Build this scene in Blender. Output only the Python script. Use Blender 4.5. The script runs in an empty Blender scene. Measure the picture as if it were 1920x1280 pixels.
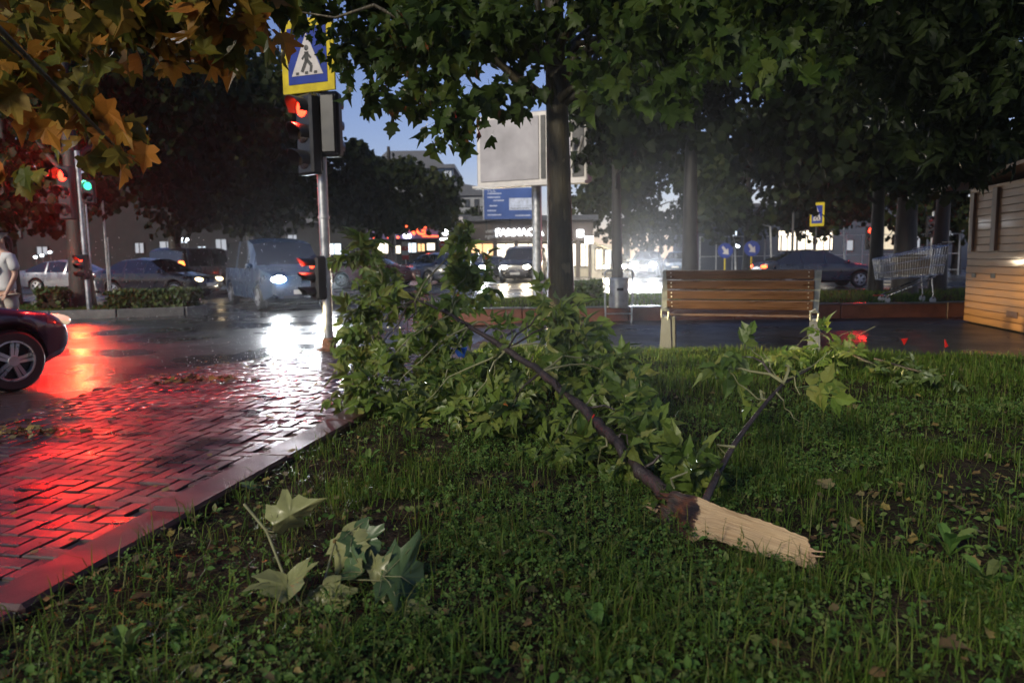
import bpy, bmesh, math, random
import numpy as np
from mathutils import Vector, Matrix, Euler
random.seed(7); RNG = np.random.default_rng(11)
R = math.radians
scene = bpy.context.scene
COL = scene.collection

# ------------------------------------------------------------------ camera
CAM_H = 1.2; FPX = 1400.0
cam_d = bpy.data.cameras.new('camera'); cam = bpy.data.objects.new('camera', cam_d); COL.objects.link(cam)
cam_d.sensor_width = 36.0; cam_d.lens = FPX / 1920 * 36; cam_d.clip_start = 0.05; cam_d.clip_end = 600
CAM_R = (Matrix.Rotation(R(90 - 6.36), 3, 'X') @ Matrix.Rotation(R(-0.76), 3, 'Z'))
cam.matrix_world = Matrix.Translation((0, 0, CAM_H)) @ CAM_R.to_4x4()
cam_d.dof.use_dof = True; cam_d.dof.focus_distance = 4.6; cam_d.dof.aperture_fstop = 2.4
scene.camera = cam

# ------------------------------------------------------------------ sky, dusk light, exposure
SUN_EL, SUN_AZ = 27.0, 214.0        # low soft light from behind the camera, a little to the left
w = bpy.data.worlds.new('World'); scene.world = w; w.use_nodes = True
nt = w.node_tree; bg = nt.nodes['Background']
sky = nt.nodes.new('ShaderNodeTexSky'); sky.sky_type = 'NISHITA'; sky.sun_disc = False
sky.sun_elevation = R(SUN_EL); sky.sun_rotation = R(SUN_AZ); sky.air_density = 1.4; sky.dust_density = 0.0; sky.ozone_density = 3.0
tint = nt.nodes.new('ShaderNodeMix'); tint.data_type = 'RGBA'; tint.blend_type = 'MULTIPLY'; tint.inputs['Factor'].default_value = 1.0
tint.inputs[7].default_value = (0.92, 0.86, 1.22, 1)      # dusk blue
nt.links.new(sky.outputs[0], tint.inputs[6]); nt.links.new(tint.outputs[2], bg.inputs[0]); bg.inputs[1].default_value = 0.085
sd = bpy.data.lights.new('sun', 'SUN'); sd.energy = 4.0; sd.angle = R(14); sd.color = (1.0, 0.90, 0.70)
sun = bpy.data.objects.new('sun', sd); COL.objects.link(sun)
az = R(SUN_AZ); el = R(SUN_EL)
sdir = Vector((math.sin(az) * math.cos(el), math.cos(az) * math.cos(el), math.sin(el)))   # towards the sun
sun.rotation_euler = sdir.to_track_quat('Z', 'Y').to_euler()
vs = scene.view_settings; vs.view_transform = 'Standard'; vs.look = 'None'; vs.exposure = 0.0; vs.gamma = 1.0
scene.render.engine = 'CYCLES'
cy = scene.cycles; cy.use_denoising = True; cy.max_bounces = 5; cy.diffuse_bounces = 2; cy.glossy_bounces = 2; cy.use_adaptive_sampling = True; cy.adaptive_threshold = 0.025
cy.transmission_bounces = 3; cy.volume_bounces = 0; cy.transparent_max_bounces = 6
cy.sample_clamp_indirect = 4.0; cy.sample_clamp_direct = 0; cy.caustics_reflective = False; cy.caustics_refractive = False

# ------------------------------------------------------------------ helpers
def ray(px, py):
    return CAM_R @ Vector(((px - 960) / FPX, -(py - 640) / FPX, -1))
def at(px, py, Y):
    d = ray(px, py); t = Y / d.y
    return Vector((d.x * t, Y, CAM_H + d.z * t))
def gnd(px, py, z=0.0):
    d = ray(px, py); t = (z - CAM_H) / d.z
    return Vector((d.x * t, d.y * t, z))
def on_plane(px, py, P0, n):
    d = ray(px, py); o = Vector((0, 0, CAM_H)); t = (Vector(P0) - o).dot(n) / d.dot(n)
    return o + d * t
CRI = np.array(CAM_R.transposed())
def project(P):
    P = np.atleast_2d(np.asarray(P, float)) - np.array([0, 0, CAM_H])
    L = P @ CRI.T; zz = np.maximum(-L[:, 2], 1e-3)
    return np.stack([960 + FPX * L[:, 0] / zz, 640 - FPX * L[:, 1] / zz, np.where(L[:, 2] < 0, zz, -1)], 1)
def sstep(a, b, x):
    t = np.clip((np.asarray(x, float) - a) / (b - a), 0, 1); return t * t * (3 - 2 * t)
def vnoise(x, y, seed=0):
    x = np.asarray(x, float); y = np.asarray(y, float)
    xi = np.floor(x).astype(int); yi = np.floor(y).astype(int); fx = x - xi; fy = y - yi
    def h(a, b):
        n = (a * 374761393 + b * 668265263 + seed * 974711) & 0x7fffffff
        n = ((n ^ (n >> 13)) * 1274126177) & 0x7fffffff
        return ((n ^ (n >> 16)) & 0xffff) / 65535.0
    fx = fx * fx * (3 - 2 * fx); fy = fy * fy * (3 - 2 * fy)
    return (h(xi, yi) * (1 - fx) + h(xi + 1, yi) * fx) * (1 - fy) + (h(xi, yi + 1) * (1 - fx) + h(xi + 1, yi + 1) * fx) * fy

def link(o, parent=None):
    COL.objects.link(o)
    if parent is not None: o.parent = parent
    return o
def tag(o, label=None, cat=None, group=None, kind=None):
    if label: o['label'] = label
    if cat: o['category'] = cat
    if group: o['group'] = group
    if kind: o['kind'] = kind
    return o
def thing(name, label, cat, loc=(0, 0, 0), rotz=0.0, group=None):
    o = bpy.data.objects.new(name, None); COL.objects.link(o)
    o.empty_display_size = 0.1; o.location = loc; o.rotation_euler = (0, 0, rotz)
    return tag(o, label, cat, group)

class MB:
    def __init__(s): s.v = []; s.f = []
    def add(s, vs, fs):
        o = len(s.v); s.v += [tuple(v) for v in vs]; s.f += [tuple(i + o for i in f) for f in fs]; return s
    def box(s, c, sz, rot=None, ch=0.0):
        x, y, z = sz[0] / 2, sz[1] / 2, sz[2] / 2
        c = Vector(c); m = rot if rot is not None else Matrix.Identity(3)
        if ch <= 0:
            P = [(-x, -y, -z), (x, -y, -z), (x, y, -z), (-x, y, -z), (-x, -y, z), (x, -y, z), (x, y, z), (-x, y, z)]
            F = [(0, 3, 2, 1), (4, 5, 6, 7), (0, 1, 5, 4), (1, 2, 6, 5), (2, 3, 7, 6), (3, 0, 4, 7)]
        else:
            bm = bmesh.new(); bmesh.ops.create_cube(bm, size=1.0)
            for v in bm.verts: v.co = Vector((v.co.x * sz[0], v.co.y * sz[1], v.co.z * sz[2]))
            bmesh.ops.bevel(bm, geom=bm.edges[:], offset=ch, segments=1, affect='EDGES')
            bm.verts.index_update()
            P = [v.co.copy() for v in bm.verts]; F = [[v.index for v in f.verts] for f in bm.faces]; bm.free()
        return s.add([c + m @ Vector(p) for p in P], F)
    def tube(s, pts, rad, n=8, cap=True):
        pts = [Vector(p) for p in pts]
        if not hasattr(rad, '__len__'): rad = [rad] * len(pts)
        V = []; F = []; up = None
        for i, p in enumerate(pts):
            t = (pts[min(i + 1, len(pts) - 1)] - pts[max(i - 1, 0)])
            t = t.normalized() if t.length > 1e-9 else Vector((0, 0, 1))
            if up is None: up = Vector((1, 0, 0)) if abs(t.x) < 0.9 else Vector((0, 1, 0))
            u = (up - t * up.dot(t)).normalized(); up = u; q = t.cross(u)
            for k in range(n):
                a = 2 * math.pi * k / n; V.append(p + (u * math.cos(a) + q * math.sin(a)) * rad[i])
        for i in range(len(pts) - 1):
            for k in range(n):
                a = i * n + k; b = i * n + (k + 1) % n; F.append((a, b, b + n, a + n))
        if cap: F.append(tuple(range(n - 1, -1, -1))); F.append(tuple(range((len(pts) - 1) * n, len(pts) * n)))
        return s.add(V, F)
    def prism(s, poly, z0, z1):
        n = len(poly)
        V = [(p[0], p[1], z0) for p in poly] + [(p[0], p[1], z1) for p in poly]
        F = [tuple(range(n - 1, -1, -1)), tuple(range(n, 2 * n))] + [(i, (i + 1) % n, n + (i + 1) % n, n + i) for i in range(n)]
        return s.add(V, F)
    def prism_m(s, poly, d, M4):      # polygon in local xz, extruded along local y by d, placed by a matrix
        n = len(poly)
        V = [M4 @ Vector((p[0], 0, p[1])) for p in poly] + [M4 @ Vector((p[0], d, p[1])) for p in poly]
        F = [tuple(range(n)), tuple(range(2 * n - 1, n - 1, -1))] + [(i, n + i, n + (i + 1) % n, (i + 1) % n) for i in range(n)]
        return s.add(V, F)
    def lathe(s, prof, c=(0, 0, 0), axis='Z', n=24, cap=True):
        c = Vector(c); V = []; F = []
        for r, h in prof:
            for k in range(n):
                a = 2 * math.pi * k / n; x, y = r * math.cos(a), r * math.sin(a)
                V.append(c + (Vector((x, y, h)) if axis == 'Z' else Vector((x, h, y)) if axis == 'Y' else Vector((h, x, y))))
        for i in range(len(prof) - 1):
            for k in range(n):
                a = i * n + k; b = i * n + (k + 1) % n; F.append((a, b, b + n, a + n))
        if cap: F.append(tuple(range(n - 1, -1, -1))); F.append(tuple(range((len(prof) - 1) * n, len(prof) * n)))
        return s.add(V, F)
    def ellipsoid(s, c, r, n=14, m=9, rot=None):
        c = Vector(c); rot = rot or Matrix.Identity(3); V = []; F = []
        for i in range(m + 1):
            th = math.pi * i / m
            for k in range(n):
                a = 2 * math.pi * k / n
                V.append(c + rot @ Vector((r[0] * math.sin(th) * math.cos(a), r[1] * math.sin(th) * math.sin(a), r[2] * math.cos(th))))
        for i in range(m):
            for k in range(n): F.append((i * n + k, (i + 1) * n + k, (i + 1) * n + (k + 1) % n, i * n + (k + 1) % n))
        return s.add(V, F)
    def mesh(s, name, mat, smooth=None):
        me = bpy.data.meshes.new(name); me.from_pydata(s.v, [], s.f); me.materials.append(mat)
        bm = bmesh.new(); bm.from_mesh(me); bmesh.ops.remove_doubles(bm, verts=bm.verts, dist=1e-5)
        bmesh.ops.recalc_face_normals(bm, faces=bm.faces); bm.to_mesh(me); bm.free()
        if smooth is not None:
            me.shade_smooth(); me.set_sharp_from_angle(angle=R(smooth))
        return me
    def build(s, name, mat, parent=None, smooth=None):
        return link(bpy.data.objects.new(name, s.mesh(name, mat, smooth)), parent)

def np_mesh(name, V, sizes, idx, mat):
    me = bpy.data.meshes.new(name); V = np.ascontiguousarray(V, np.float32)
    me.vertices.add(len(V)); me.vertices.foreach_set('co', V.ravel())
    me.loops.add(len(idx)); me.loops.foreach_set('vertex_index', np.asarray(idx, np.int32))
    me.polygons.add(len(sizes)); sizes = np.asarray(sizes, np.int32)
    me.polygons.foreach_set('loop_start', np.concatenate([[0], np.cumsum(sizes)[:-1]]).astype(np.int32))
    me.materials.append(mat); me.update(calc_edges=True); me.validate(); return me
def stamp(name, groups, mat):
    """groups: list of (template verts, template faces, matrices Nx3x4) joined in one mesh"""
    Vs = []; sz = []; ix = []; off = 0
    for tv, tf, M in groups:
        if len(M) == 0: continue
        tv = np.asarray(tv, float); N = len(M)
        V = np.einsum('nij,kj->nki', M[:, :, :3], tv) + M[:, None, :, 3]
        flat = np.concatenate([np.array(f) for f in tf]); fs = np.array([len(f) for f in tf])
        ix.append((flat[None] + (np.arange(N) * len(tv))[:, None] + off).ravel()); sz.append(np.tile(fs, N))
        Vs.append(V.reshape(-1, 3)); off += N * len(tv)
    return np_mesh(name, np.concatenate(Vs), np.concatenate(sz), np.concatenate(ix), mat)
def frames(pos, tip, nrm, size):
    """matrices: local y -> tip, local z -> normal"""
    pos = np.asarray(pos, float); y = tip / np.linalg.norm(tip, axis=1, keepdims=True)
    z = nrm - y * np.sum(nrm * y, 1, keepdims=True); z /= np.linalg.norm(z, axis=1, keepdims=True) + 1e-9
    x = np.cross(y, z); s = np.broadcast_to(np.asarray(size, float).reshape(-1, 1), (len(pos), 1))
    M = np.zeros((len(pos), 3, 4)); M[:, :, 0] = x * s; M[:, :, 1] = y * s; M[:, :, 2] = z * s; M[:, :, 3] = pos
    return M
def m34(M): return Matrix([list(M[0]), list(M[1]), list(M[2]), [0, 0, 0, 1]])

# ------------------------------------------------------------------ materials
def new_mat(name):
    m = bpy.data.materials.new(name); m.use_nodes = True
    return m, m.node_tree, m.node_tree.nodes['Principled BSDF']
def noise_node(t, scale, detail=4, coord='Object', stretch=None):
    tc = t.nodes.new('ShaderNodeTexCoord'); n = t.nodes.new('ShaderNodeTexNoise')
    n.inputs['Scale'].default_value = scale; n.inputs['Detail'].default_value = detail
    if stretch:
        mp = t.nodes.new('ShaderNodeMapping'); mp.inputs['Scale'].default_value = stretch
        t.links.new(tc.outputs[coord], mp.inputs[0]); t.links.new(mp.outputs[0], n.inputs['Vector'])
    else: t.links.new(tc.outputs[coord], n.inputs['Vector'])
    return n
def ramp(t, src, stops):
    r = t.nodes.new('ShaderNodeValToRGB'); e = r.color_ramp.elements
    while len(e) < len(stops): e.new(0.5)
    for i, (p, c) in enumerate(stops):
        e[i].position = p; e[i].color = (c[0], c[1], c[2], 1) if hasattr(c, '__len__') else (c, c, c, 1)
    t.links.new(src, r.inputs[0]); return r.outputs[0]
def mat(name, col, rough=0.6, metal=0.0, var=0.25, scale=6.0, bump=0.0, bscale=60.0, coat=0.0, stretch=None, spec=0.5, rvar=0.1):
    m, t, b = new_mat(name)
    n = noise_node(t, scale, 5, stretch=stretch)
    lo = [c * (1 - var) for c in col]; hi = [min(1, c * (1 + var)) for c in col]
    t.links.new(ramp(t, n.outputs['Fac'], [(0.3, lo), (0.7, hi)]), b.inputs['Base Color'])
    t.links.new(ramp(t, n.outputs['Fac'], [(0.3, max(0.02, rough - rvar)), (0.7, min(1, rough + rvar))]), b.inputs['Roughness'])
    b.inputs['Metallic'].default_value = metal; b.inputs['Specular IOR Level'].default_value = spec
    if coat: b.inputs['Coat Weight'].default_value = coat; b.inputs['Coat Roughness'].default_value = 0.06
    if bump:
        n2 = noise_node(t, bscale, 6, stretch=stretch); bp = t.nodes.new('ShaderNodeBump'); bp.inputs['Strength'].default_value = bump
        bp.inputs['Distance'].default_value = 0.02
        t.links.new(n2.outputs['Fac'], bp.inputs['Height']); t.links.new(bp.outputs[0], b.inputs['Normal'])
    return m
def emit(name, col, strength, base=(0.02, 0.02, 0.02)):
    m, t, b = new_mat(name); b.inputs['Base Color'].default_value = (*base, 1)
    b.inputs['Emission Color'].default_value = (*col, 1); b.inputs['Emission Strength'].default_value = strength
    b.inputs['Roughness'].default_value = 0.25
    return m
def leaf_mat(name, stops, rough=0.38, trans=0.3, under=None, veins=False, spec=0.3):
    """stops: colours picked at random per leaf"""
    m, t, b = new_mat(name)
    g = t.nodes.new('ShaderNodeNewGeometry'); oi = t.nodes.new('ShaderNodeObjectInfo')
    ad = t.nodes.new('ShaderNodeMath'); ad.operation = 'ADD'; fr = t.nodes.new('ShaderNodeMath'); fr.operation = 'FRACT'
    t.links.new(g.outputs['Random Per Island'], ad.inputs[0]); t.links.new(oi.outputs['Random'], ad.inputs[1]); t.links.new(ad.outputs[0], fr.inputs[0])
    c = ramp(t, fr.outputs[0], [(i / max(1, len(stops) - 1), s) for i, s in enumerate(stops)])
    if under:
        mx = t.nodes.new('ShaderNodeMix'); mx.data_type = 'RGBA'
        t.links.new(g.outputs['Backfacing'], mx.inputs['Factor']); t.links.new(c, mx.inputs[6]); mx.inputs[7].default_value = (*under, 1)
        c = mx.outputs[2]
    nz = noise_node(t, 30, 3, 'Generated' if veins else 'Object'); hs = t.nodes.new('ShaderNodeHueSaturation')
    mr = t.nodes.new('ShaderNodeMapRange'); mr.inputs[3].default_value = 0.75; mr.inputs[4].default_value = 1.25
    t.links.new(nz.outputs['Fac'], mr.inputs[0]); t.links.new(mr.outputs[0], hs.inputs['Value']); t.links.new(c, hs.inputs['Color']); c = hs.outputs[0]
    t.links.new(c, b.inputs['Base Color']); b.inputs['Roughness'].default_value = rough
    b.inputs['Specular IOR Level'].default_value = spec
    tr = t.nodes.new('ShaderNodeBsdfTranslucent'); t.links.new(c, tr.inputs[0])
    ms = t.nodes.new('ShaderNodeMixShader'); ms.inputs[0].default_value = trans
    t.links.new(b.outputs[0], ms.inputs[1]); t.links.new(tr.outputs[0], ms.inputs[2])
    t.links.new(ms.outputs[0], t.nodes['Material Output'].inputs[0])
    return m

def wet_mat(name, lo, hi, r0, r1, scale, bump, bscale, rs=3.0, random_col=False, bricktex=False, pores=0.0):
    """wet ground: dark stone with a film of water of uneven depth"""
    m, t, b = new_mat(name)
    n = noise_node(t, scale, 6, 'Object')
    tc = t.nodes.new('ShaderNodeNewGeometry')
    wn = t.nodes.new('ShaderNodeTexNoise'); wn.inputs['Scale'].default_value = rs; wn.inputs['Detail'].default_value = 5
    t.links.new(tc.outputs['Position'], wn.inputs['Vector'])
    fac = n.outputs['Fac']
    if random_col:
        oi = t.nodes.new('ShaderNodeObjectInfo'); ad = t.nodes.new('ShaderNodeMath'); ad.operation = 'ADD'; fr = t.nodes.new('ShaderNodeMath'); fr.operation = 'FRACT'
        t.links.new(oi.outputs['Random'], ad.inputs[0]); t.links.new(tc.outputs['Random Per Island'], ad.inputs[1]); t.links.new(ad.outputs[0], fr.inputs[0])
        mm = t.nodes.new('ShaderNodeMath'); mm.operation = 'MULTIPLY_ADD'; mm.inputs[1].default_value = 0.6; t.links.new(fr.outputs[0], mm.inputs[0])
        m2 = t.nodes.new('ShaderNodeMath'); m2.operation = 'MULTIPLY'; m2.inputs[1].default_value = 0.5; t.links.new(n.outputs['Fac'], m2.inputs[0])
        t.links.new(m2.outputs[0], mm.inputs[2]); fac = mm.outputs[0]
    t.links.new(ramp(t, fac, [(0.25, lo), (0.75, hi)]), b.inputs['Base Color'])
    t.links.new(ramp(t, wn.outputs['Fac'], [(0.35, r0), (0.65, r1)]), b.inputs['Roughness'])
    b.inputs['Specular IOR Level'].default_value = 0.6
    bn = t.nodes.new('ShaderNodeTexNoise'); bn.inputs['Scale'].default_value = bscale; bn.inputs['Detail'].default_value = 4
    t.links.new(tc.outputs['Position'], bn.inputs['Vector'])
    bp = t.nodes.new('ShaderNodeBump'); bp.inputs['Distance'].default_value = 0.004
    t.links.new(ramp(t, wn.outputs['Fac'], [(0.35, bump * 0.12), (0.62, bump)]), bp.inputs['Strength'])
    t.links.new(bn.outputs['Fac'], bp.inputs['Height']); last = bp
    if bricktex:
        mp = t.nodes.new('ShaderNodeMapping'); mp.inputs['Scale'].default_value = (1, 1, 1); mp.inputs['Rotation'].default_value = (0, 0, R(-17))
        bt = t.nodes.new('ShaderNodeTexBrick'); bt.inputs['Scale'].default_value = 5.0; bt.inputs['Mortar Size'].default_value = 0.02
        t.links.new(tc.outputs['Position'], mp.inputs[0]); t.links.new(mp.outputs[0], bt.inputs['Vector'])
        b2 = t.nodes.new('ShaderNodeBump'); b2.invert = True; b2.inputs['Strength'].default_value = 0.5; b2.inputs['Distance'].default_value = 0.01
        t.links.new(bt.outputs['Fac'], b2.inputs['Height']); t.links.new(last.outputs[0], b2.inputs['Normal']); last = b2
    t.links.new(last.outputs[0], b.inputs['Normal'])
    return m

def bark_mat(name, lo, hi, patch=None):
    m, t, b = new_mat(name)
    n = noise_node(t, 3.0, 8, stretch=(5, 5, 1.2)); c = ramp(t, n.outputs['Fac'], [(0.3, lo), (0.7, hi)])
    if patch:
        v = noise_node(t, 3.2, 3, stretch=(2.2, 2.2, 1.0)); mk = ramp(t, v.outputs['Fac'], [(0.6, 0.0), (0.64, 1.0)])
        mx = t.nodes.new('ShaderNodeMix'); mx.data_type = 'RGBA'; t.links.new(mk, mx.inputs['Factor']); t.links.new(c, mx.inputs[6]); mx.inputs[7].default_value = (*patch, 1)
        c = mx.outputs[2]
    t.links.new(c, b.inputs['Base Color']); b.inputs['Roughness'].default_value = 0.55
    n2 = noise_node(t, 18, 6, stretch=(3, 3, 0.6)); bp = t.nodes.new('ShaderNodeBump'); bp.inputs['Strength'].default_value = 0.6; bp.inputs['Distance'].default_value = 0.02
    t.links.new(n2.outputs['Fac'], bp.inputs['Height']); t.links.new(bp.outputs[0], b.inputs['Normal'])
    return m

MT = {}
MT['asphalt'] = wet_mat('wet_asphalt', (0.012, 0.012, 0.013), (0.035, 0.035, 0.037), 0.16, 0.42, 14, 0.8, 70, 0.55)
MT['slab'] = wet_mat('wet_joint_sand', (0.012, 0.010, 0.009), (0.03, 0.026, 0.022), 0.3, 0.6, 20, 0.6, 90, 1.2)
MT['path'] = wet_mat('wet_path', (0.012, 0.012, 0.013), (0.035, 0.033, 0.032), 0.22, 0.5, 9, 0.8, 60, 0.8, bricktex=True)
MT['brick'] = wet_mat('wet_paver', (0.012, 0.008, 0.007), (0.05, 0.028, 0.024), 0.24, 0.52, 40, 0.9, 130, 2.2, random_col=True)
MT['kerb'] = wet_mat('wet_kerb', (0.022, 0.007, 0.005), (0.06, 0.02, 0.015), 0.4, 0.62, 8, 0.6, 150, 2.6)
MT['kerbgrey'] = wet_mat('wet_grey_kerb', (0.06, 0.06, 0.058), (0.14, 0.135, 0.13), 0.3, 0.5, 8, 0.35, 60, 2.0)
MT['redwall'] = wet_mat('red_kerb_wall', (0.10, 0.032, 0.02), (0.2, 0.07, 0.04), 0.35, 0.6, 7, 0.5, 40, 2.0)
MT['soil'] = mat('wet_soil', (0.024, 0.018, 0.013), 0.8, var=0.6, scale=5, bump=1.0, bscale=40, rvar=0.05, spec=0.04)
MT['steel'] = mat('galvanised_steel', (0.42, 0.43, 0.44), 0.38, 0.85, var=0.3, scale=9, bump=0.1, bscale=40)
MT['rust'] = mat('rusty_steel', (0.16, 0.07, 0.035), 0.7, 0.2, var=0.6, scale=14, bump=0.4)
MT['black'] = mat('black_plastic', (0.012, 0.012, 0.013), 0.4, var=0.3, coat=0.2)
MT['tyre'] = mat('tyre_rubber', (0.012, 0.012, 0.012), 0.55, var=0.3, bump=0.2)
MT['alloy'] = mat('alloy_rim', (0.45, 0.45, 0.46), 0.32, 0.7, var=0.15)
MT['glass'] = mat('car_glass', (0.012, 0.014, 0.017), 0.06, var=0.2, coat=1.0, rvar=0.03)
MT['lens'] = mat('clear_lens', (0.35, 0.36, 0.38), 0.1, 0.3, coat=1.0, rvar=0.05)
MT['redlens'] = mat('red_lens', (0.12, 0.008, 0.006), 0.15, coat=1.0)
MT['darklens'] = mat('dark_lens', (0.02, 0.012, 0.008), 0.2, coat=0.6)
MT['plate'] = mat('number_plate', (0.6, 0.6, 0.58), 0.4, var=0.1)
MT['darkmetal'] = mat('dark_metal', (0.05, 0.05, 0.052), 0.45, 0.5, var=0.3)
MT['bark_plane'] = bark_mat('plane_bark', (0.03, 0.024, 0.012), (0.07, 0.057, 0.028), (0.12, 0.10, 0.055))
MT['bark_dark'] = bark_mat('dark_bark', (0.010, 0.008, 0.006), (0.026, 0.02, 0.016))
MT['bark_branch'] = bark_mat('branch_bark', (0.014, 0.010, 0.009), (0.05, 0.034, 0.03))
MT['twig'] = mat('green_twig', (0.15, 0.15, 0.07), 0.5, var=0.3)
MT['leaf_plane'] = leaf_mat('plane_leaf', [(0.016, 0.034, 0.006), (0.025, 0.046, 0.007), (0.042, 0.068, 0.011), (0.02, 0.036, 0.007), (0.055, 0.075, 0.012)], 0.5, 0.4, spec=0.15)
MT['leaf_warmlit'] = leaf_mat('warm_lit_leaf', [(0.09, 0.092, 0.013), (0.14, 0.105, 0.015), (0.24, 0.10, 0.015), (0.055, 0.07, 0.012), (0.12, 0.11, 0.015), (0.28, 0.10, 0.018)], 0.5, 0.4, spec=0.12)  # warm orange and red lamp light put into the leaf colour
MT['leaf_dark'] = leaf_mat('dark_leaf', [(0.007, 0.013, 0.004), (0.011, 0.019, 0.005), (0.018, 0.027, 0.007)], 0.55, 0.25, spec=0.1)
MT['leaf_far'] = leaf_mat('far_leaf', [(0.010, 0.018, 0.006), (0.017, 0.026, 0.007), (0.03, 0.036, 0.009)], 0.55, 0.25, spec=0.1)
MT['leaf_branch'] = leaf_mat('branch_leaf', [(0.045, 0.085, 0.016), (0.085, 0.14, 0.026), (0.13, 0.185, 0.034), (0.065, 0.11, 0.024), (0.17, 0.205, 0.042), (0.10, 0.155, 0.028), (0.20, 0.20, 0.05)], 0.38, 0.38, under=(0.15, 0.20, 0.08), spec=0.32)
MT['leaf_wilt'] = leaf_mat('wilted_leaf', [(0.05, 0.09, 0.035), (0.07, 0.11, 0.045), (0.045, 0.08, 0.03)], 0.3, 0.2, under=(0.17, 0.18, 0.075))
MT['seed'] = leaf_mat('seed_wing', [(0.22, 0.24, 0.08), (0.3, 0.3, 0.12), (0.2, 0.24, 0.07)], 0.4, 0.35)
MT['grass'] = leaf_mat('grass_blade', [(0.04, 0.085, 0.012), (0.06, 0.115, 0.016), (0.09, 0.15, 0.02), (0.15, 0.145, 0.045), (0.05, 0.105, 0.015), (0.075, 0.135, 0.018), (0.11, 0.16, 0.025)], 0.5, 0.45, spec=0.18)
MT['clover'] = leaf_mat('clover_leaf', [(0.045, 0.10, 0.024), (0.065, 0.135, 0.03), (0.09, 0.15, 0.035), (0.11, 0.13, 0.045)], 0.5, 0.3, spec=0.15)
MT['litter'] = leaf_mat('dead_leaf', [(0.12, 0.075, 0.035), (0.18, 0.14, 0.04), (0.07, 0.04, 0.02), (0.15, 0.125, 0.06), (0.05, 0.035, 0.02)], 0.55, 0.15, spec=0.2)
MT['hedge'] = leaf_mat('hedge_leaf', [(0.04, 0.07, 0.02), (0.055, 0.085, 0.025), (0.075, 0.10, 0.03)], 0.42, 0.2)
MT['red_on'] = emit('red_signal_on', (1.0, 0.035, 0.012), 9)
MT['red_core'] = emit('red_signal_core', (1.0, 0.03, 0.012), 11)
MT['green_on'] = emit('green_signal_on', (0.06, 0.9, 0.5), 2.2)
MT['tail_on'] = emit('tail_lamp_on', (1.0, 0.08, 0.02), 10)
MT['amber_on'] = emit('amber_lamp_on', (1.0, 0.22, 0.04), 5)
MT['head_on'] = emit('headlamp_on', (0.92, 0.97, 1.0), 300)
MT['head_warm'] = emit('warm_headlamp_on', (1.0, 0.82, 0.58), 200)
MT['head_dim'] = emit('dipped_headlamp_on', (1.0, 0.75, 0.42), 6)
MT['head_low'] = emit('side_lamp_on', (1.0, 0.8, 0.5), .6, (.3, .3, .32))
MT['sign_yellow'] = mat('sign_yellow', (0.42, 0.33, 0.010), 0.5, var=0.2, spec=0.2)
MT['sign_blue'] = mat('sign_blue', (0.007, 0.026, 0.2), 0.5, var=0.2, spec=0.2)
MT['sign_white'] = mat('sign_white', (0.42, 0.40, 0.40), 0.5, var=0.15, spec=0.2)
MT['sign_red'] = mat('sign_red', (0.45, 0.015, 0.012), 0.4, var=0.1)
MT['ink'] = mat('sign_black', (0.012, 0.012, 0.012), 0.5)

def spot(name, loc, aim, power, col, angle, blend=0.5, size=0.08, flat=1.0):
    d = bpy.data.lights.new(name, 'SPOT'); d.energy = power; d.color = col; d.spot_size = R(angle); d.spot_blend = blend; d.shadow_soft_size = size
    o = bpy.data.objects.new(name, d); COL.objects.link(o)
    q = (Vector(loc) - Vector(aim)).to_track_quat('Z', 'Y')
    o.matrix_world = Matrix.Translation(loc) @ q.to_matrix().to_4x4() @ Matrix.Diagonal((1, flat, 1, 1))
    return o
# ------------------------------------------------------------------ ground levels and outlines
Z_ROAD = -0.06
KA = gnd(0, 1107); KB = gnd(625, 784)
KD = Vector((KB.x - KA.x, KB.y - KA.y, 0)).normalized(); KN = Vector((KD.y, -KD.x, 0))     # along the kerb, towards the lawn
def kerb_x(y): return KA.x + (np.asarray(y, float) - KA.y) * KD.x / KD.y
KW = 0.23
def back_y(x): return 9.27 - 0.307 * (np.asarray(x, float) - 1.26)
def lawn_z(x, y):
    x = np.asarray(x, float); y = np.asarray(y, float)
    z = -0.035 + 0.13 * sstep(3.5, 8.0, y) * sstep(-1.3, 1.0, x) + 0.05 * (vnoise(x * 1.7, y * 1.7, 3) - 0.5) + 0.02 * (vnoise(x * 6, y * 6, 5) - 0.5)
    e = back_y(x) - y
    return z - 0.07 * (1 - sstep(0.0, 0.35, e)) + 0.012 * sstep(0.3, 0, x - kerb_x(y) - KW)
def edge_x(y):      # road side edge of the paving
    return np.interp(y, [0, 7.6, 9.2, 10.5, 12.5, 14.1], [-4.02, -4.02, -3.25, -2.75, -0.9, 0.2])

# setting: ground, road, pavement, path
m = MB(); m.box((0, 30, -0.6), (236, 176, 1.0)); g = m.build('ground', MT['soil']); tag(g, 'dark wet earth under the streets', None, kind='structure')
m = MB(); m.add([(-110, -20, Z_ROAD), (110, -20, Z_ROAD), (110, 62, Z_ROAD), (-110, 62, Z_ROAD)], [(0, 1, 2, 3)])
tag(m.build('road', MT['asphalt']), 'wet black asphalt road reflecting the lights', None, kind='structure')
ys = [-6, 2, 7.6, 8.4, 9.2, 9.8, 10.5, 11.5, 12.5, 13.3, 14.1]
poly = [(float(edge_x(y)), y) for y in ys] + [(40, 14.1), (40, -2.6), (12, float(back_y(12)) + .02), (float(kerb_x(9.85)) + .1, 9.85), (float(kerb_x(-6)) + .1, -6)]
m = MB(); m.prism(poly[::-1], -0.3, -0.014); pav = m.build('pavement', MT['slab']); tag(pav, 'wet red paver pavement beside the lawn', None, kind='structure')
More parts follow.
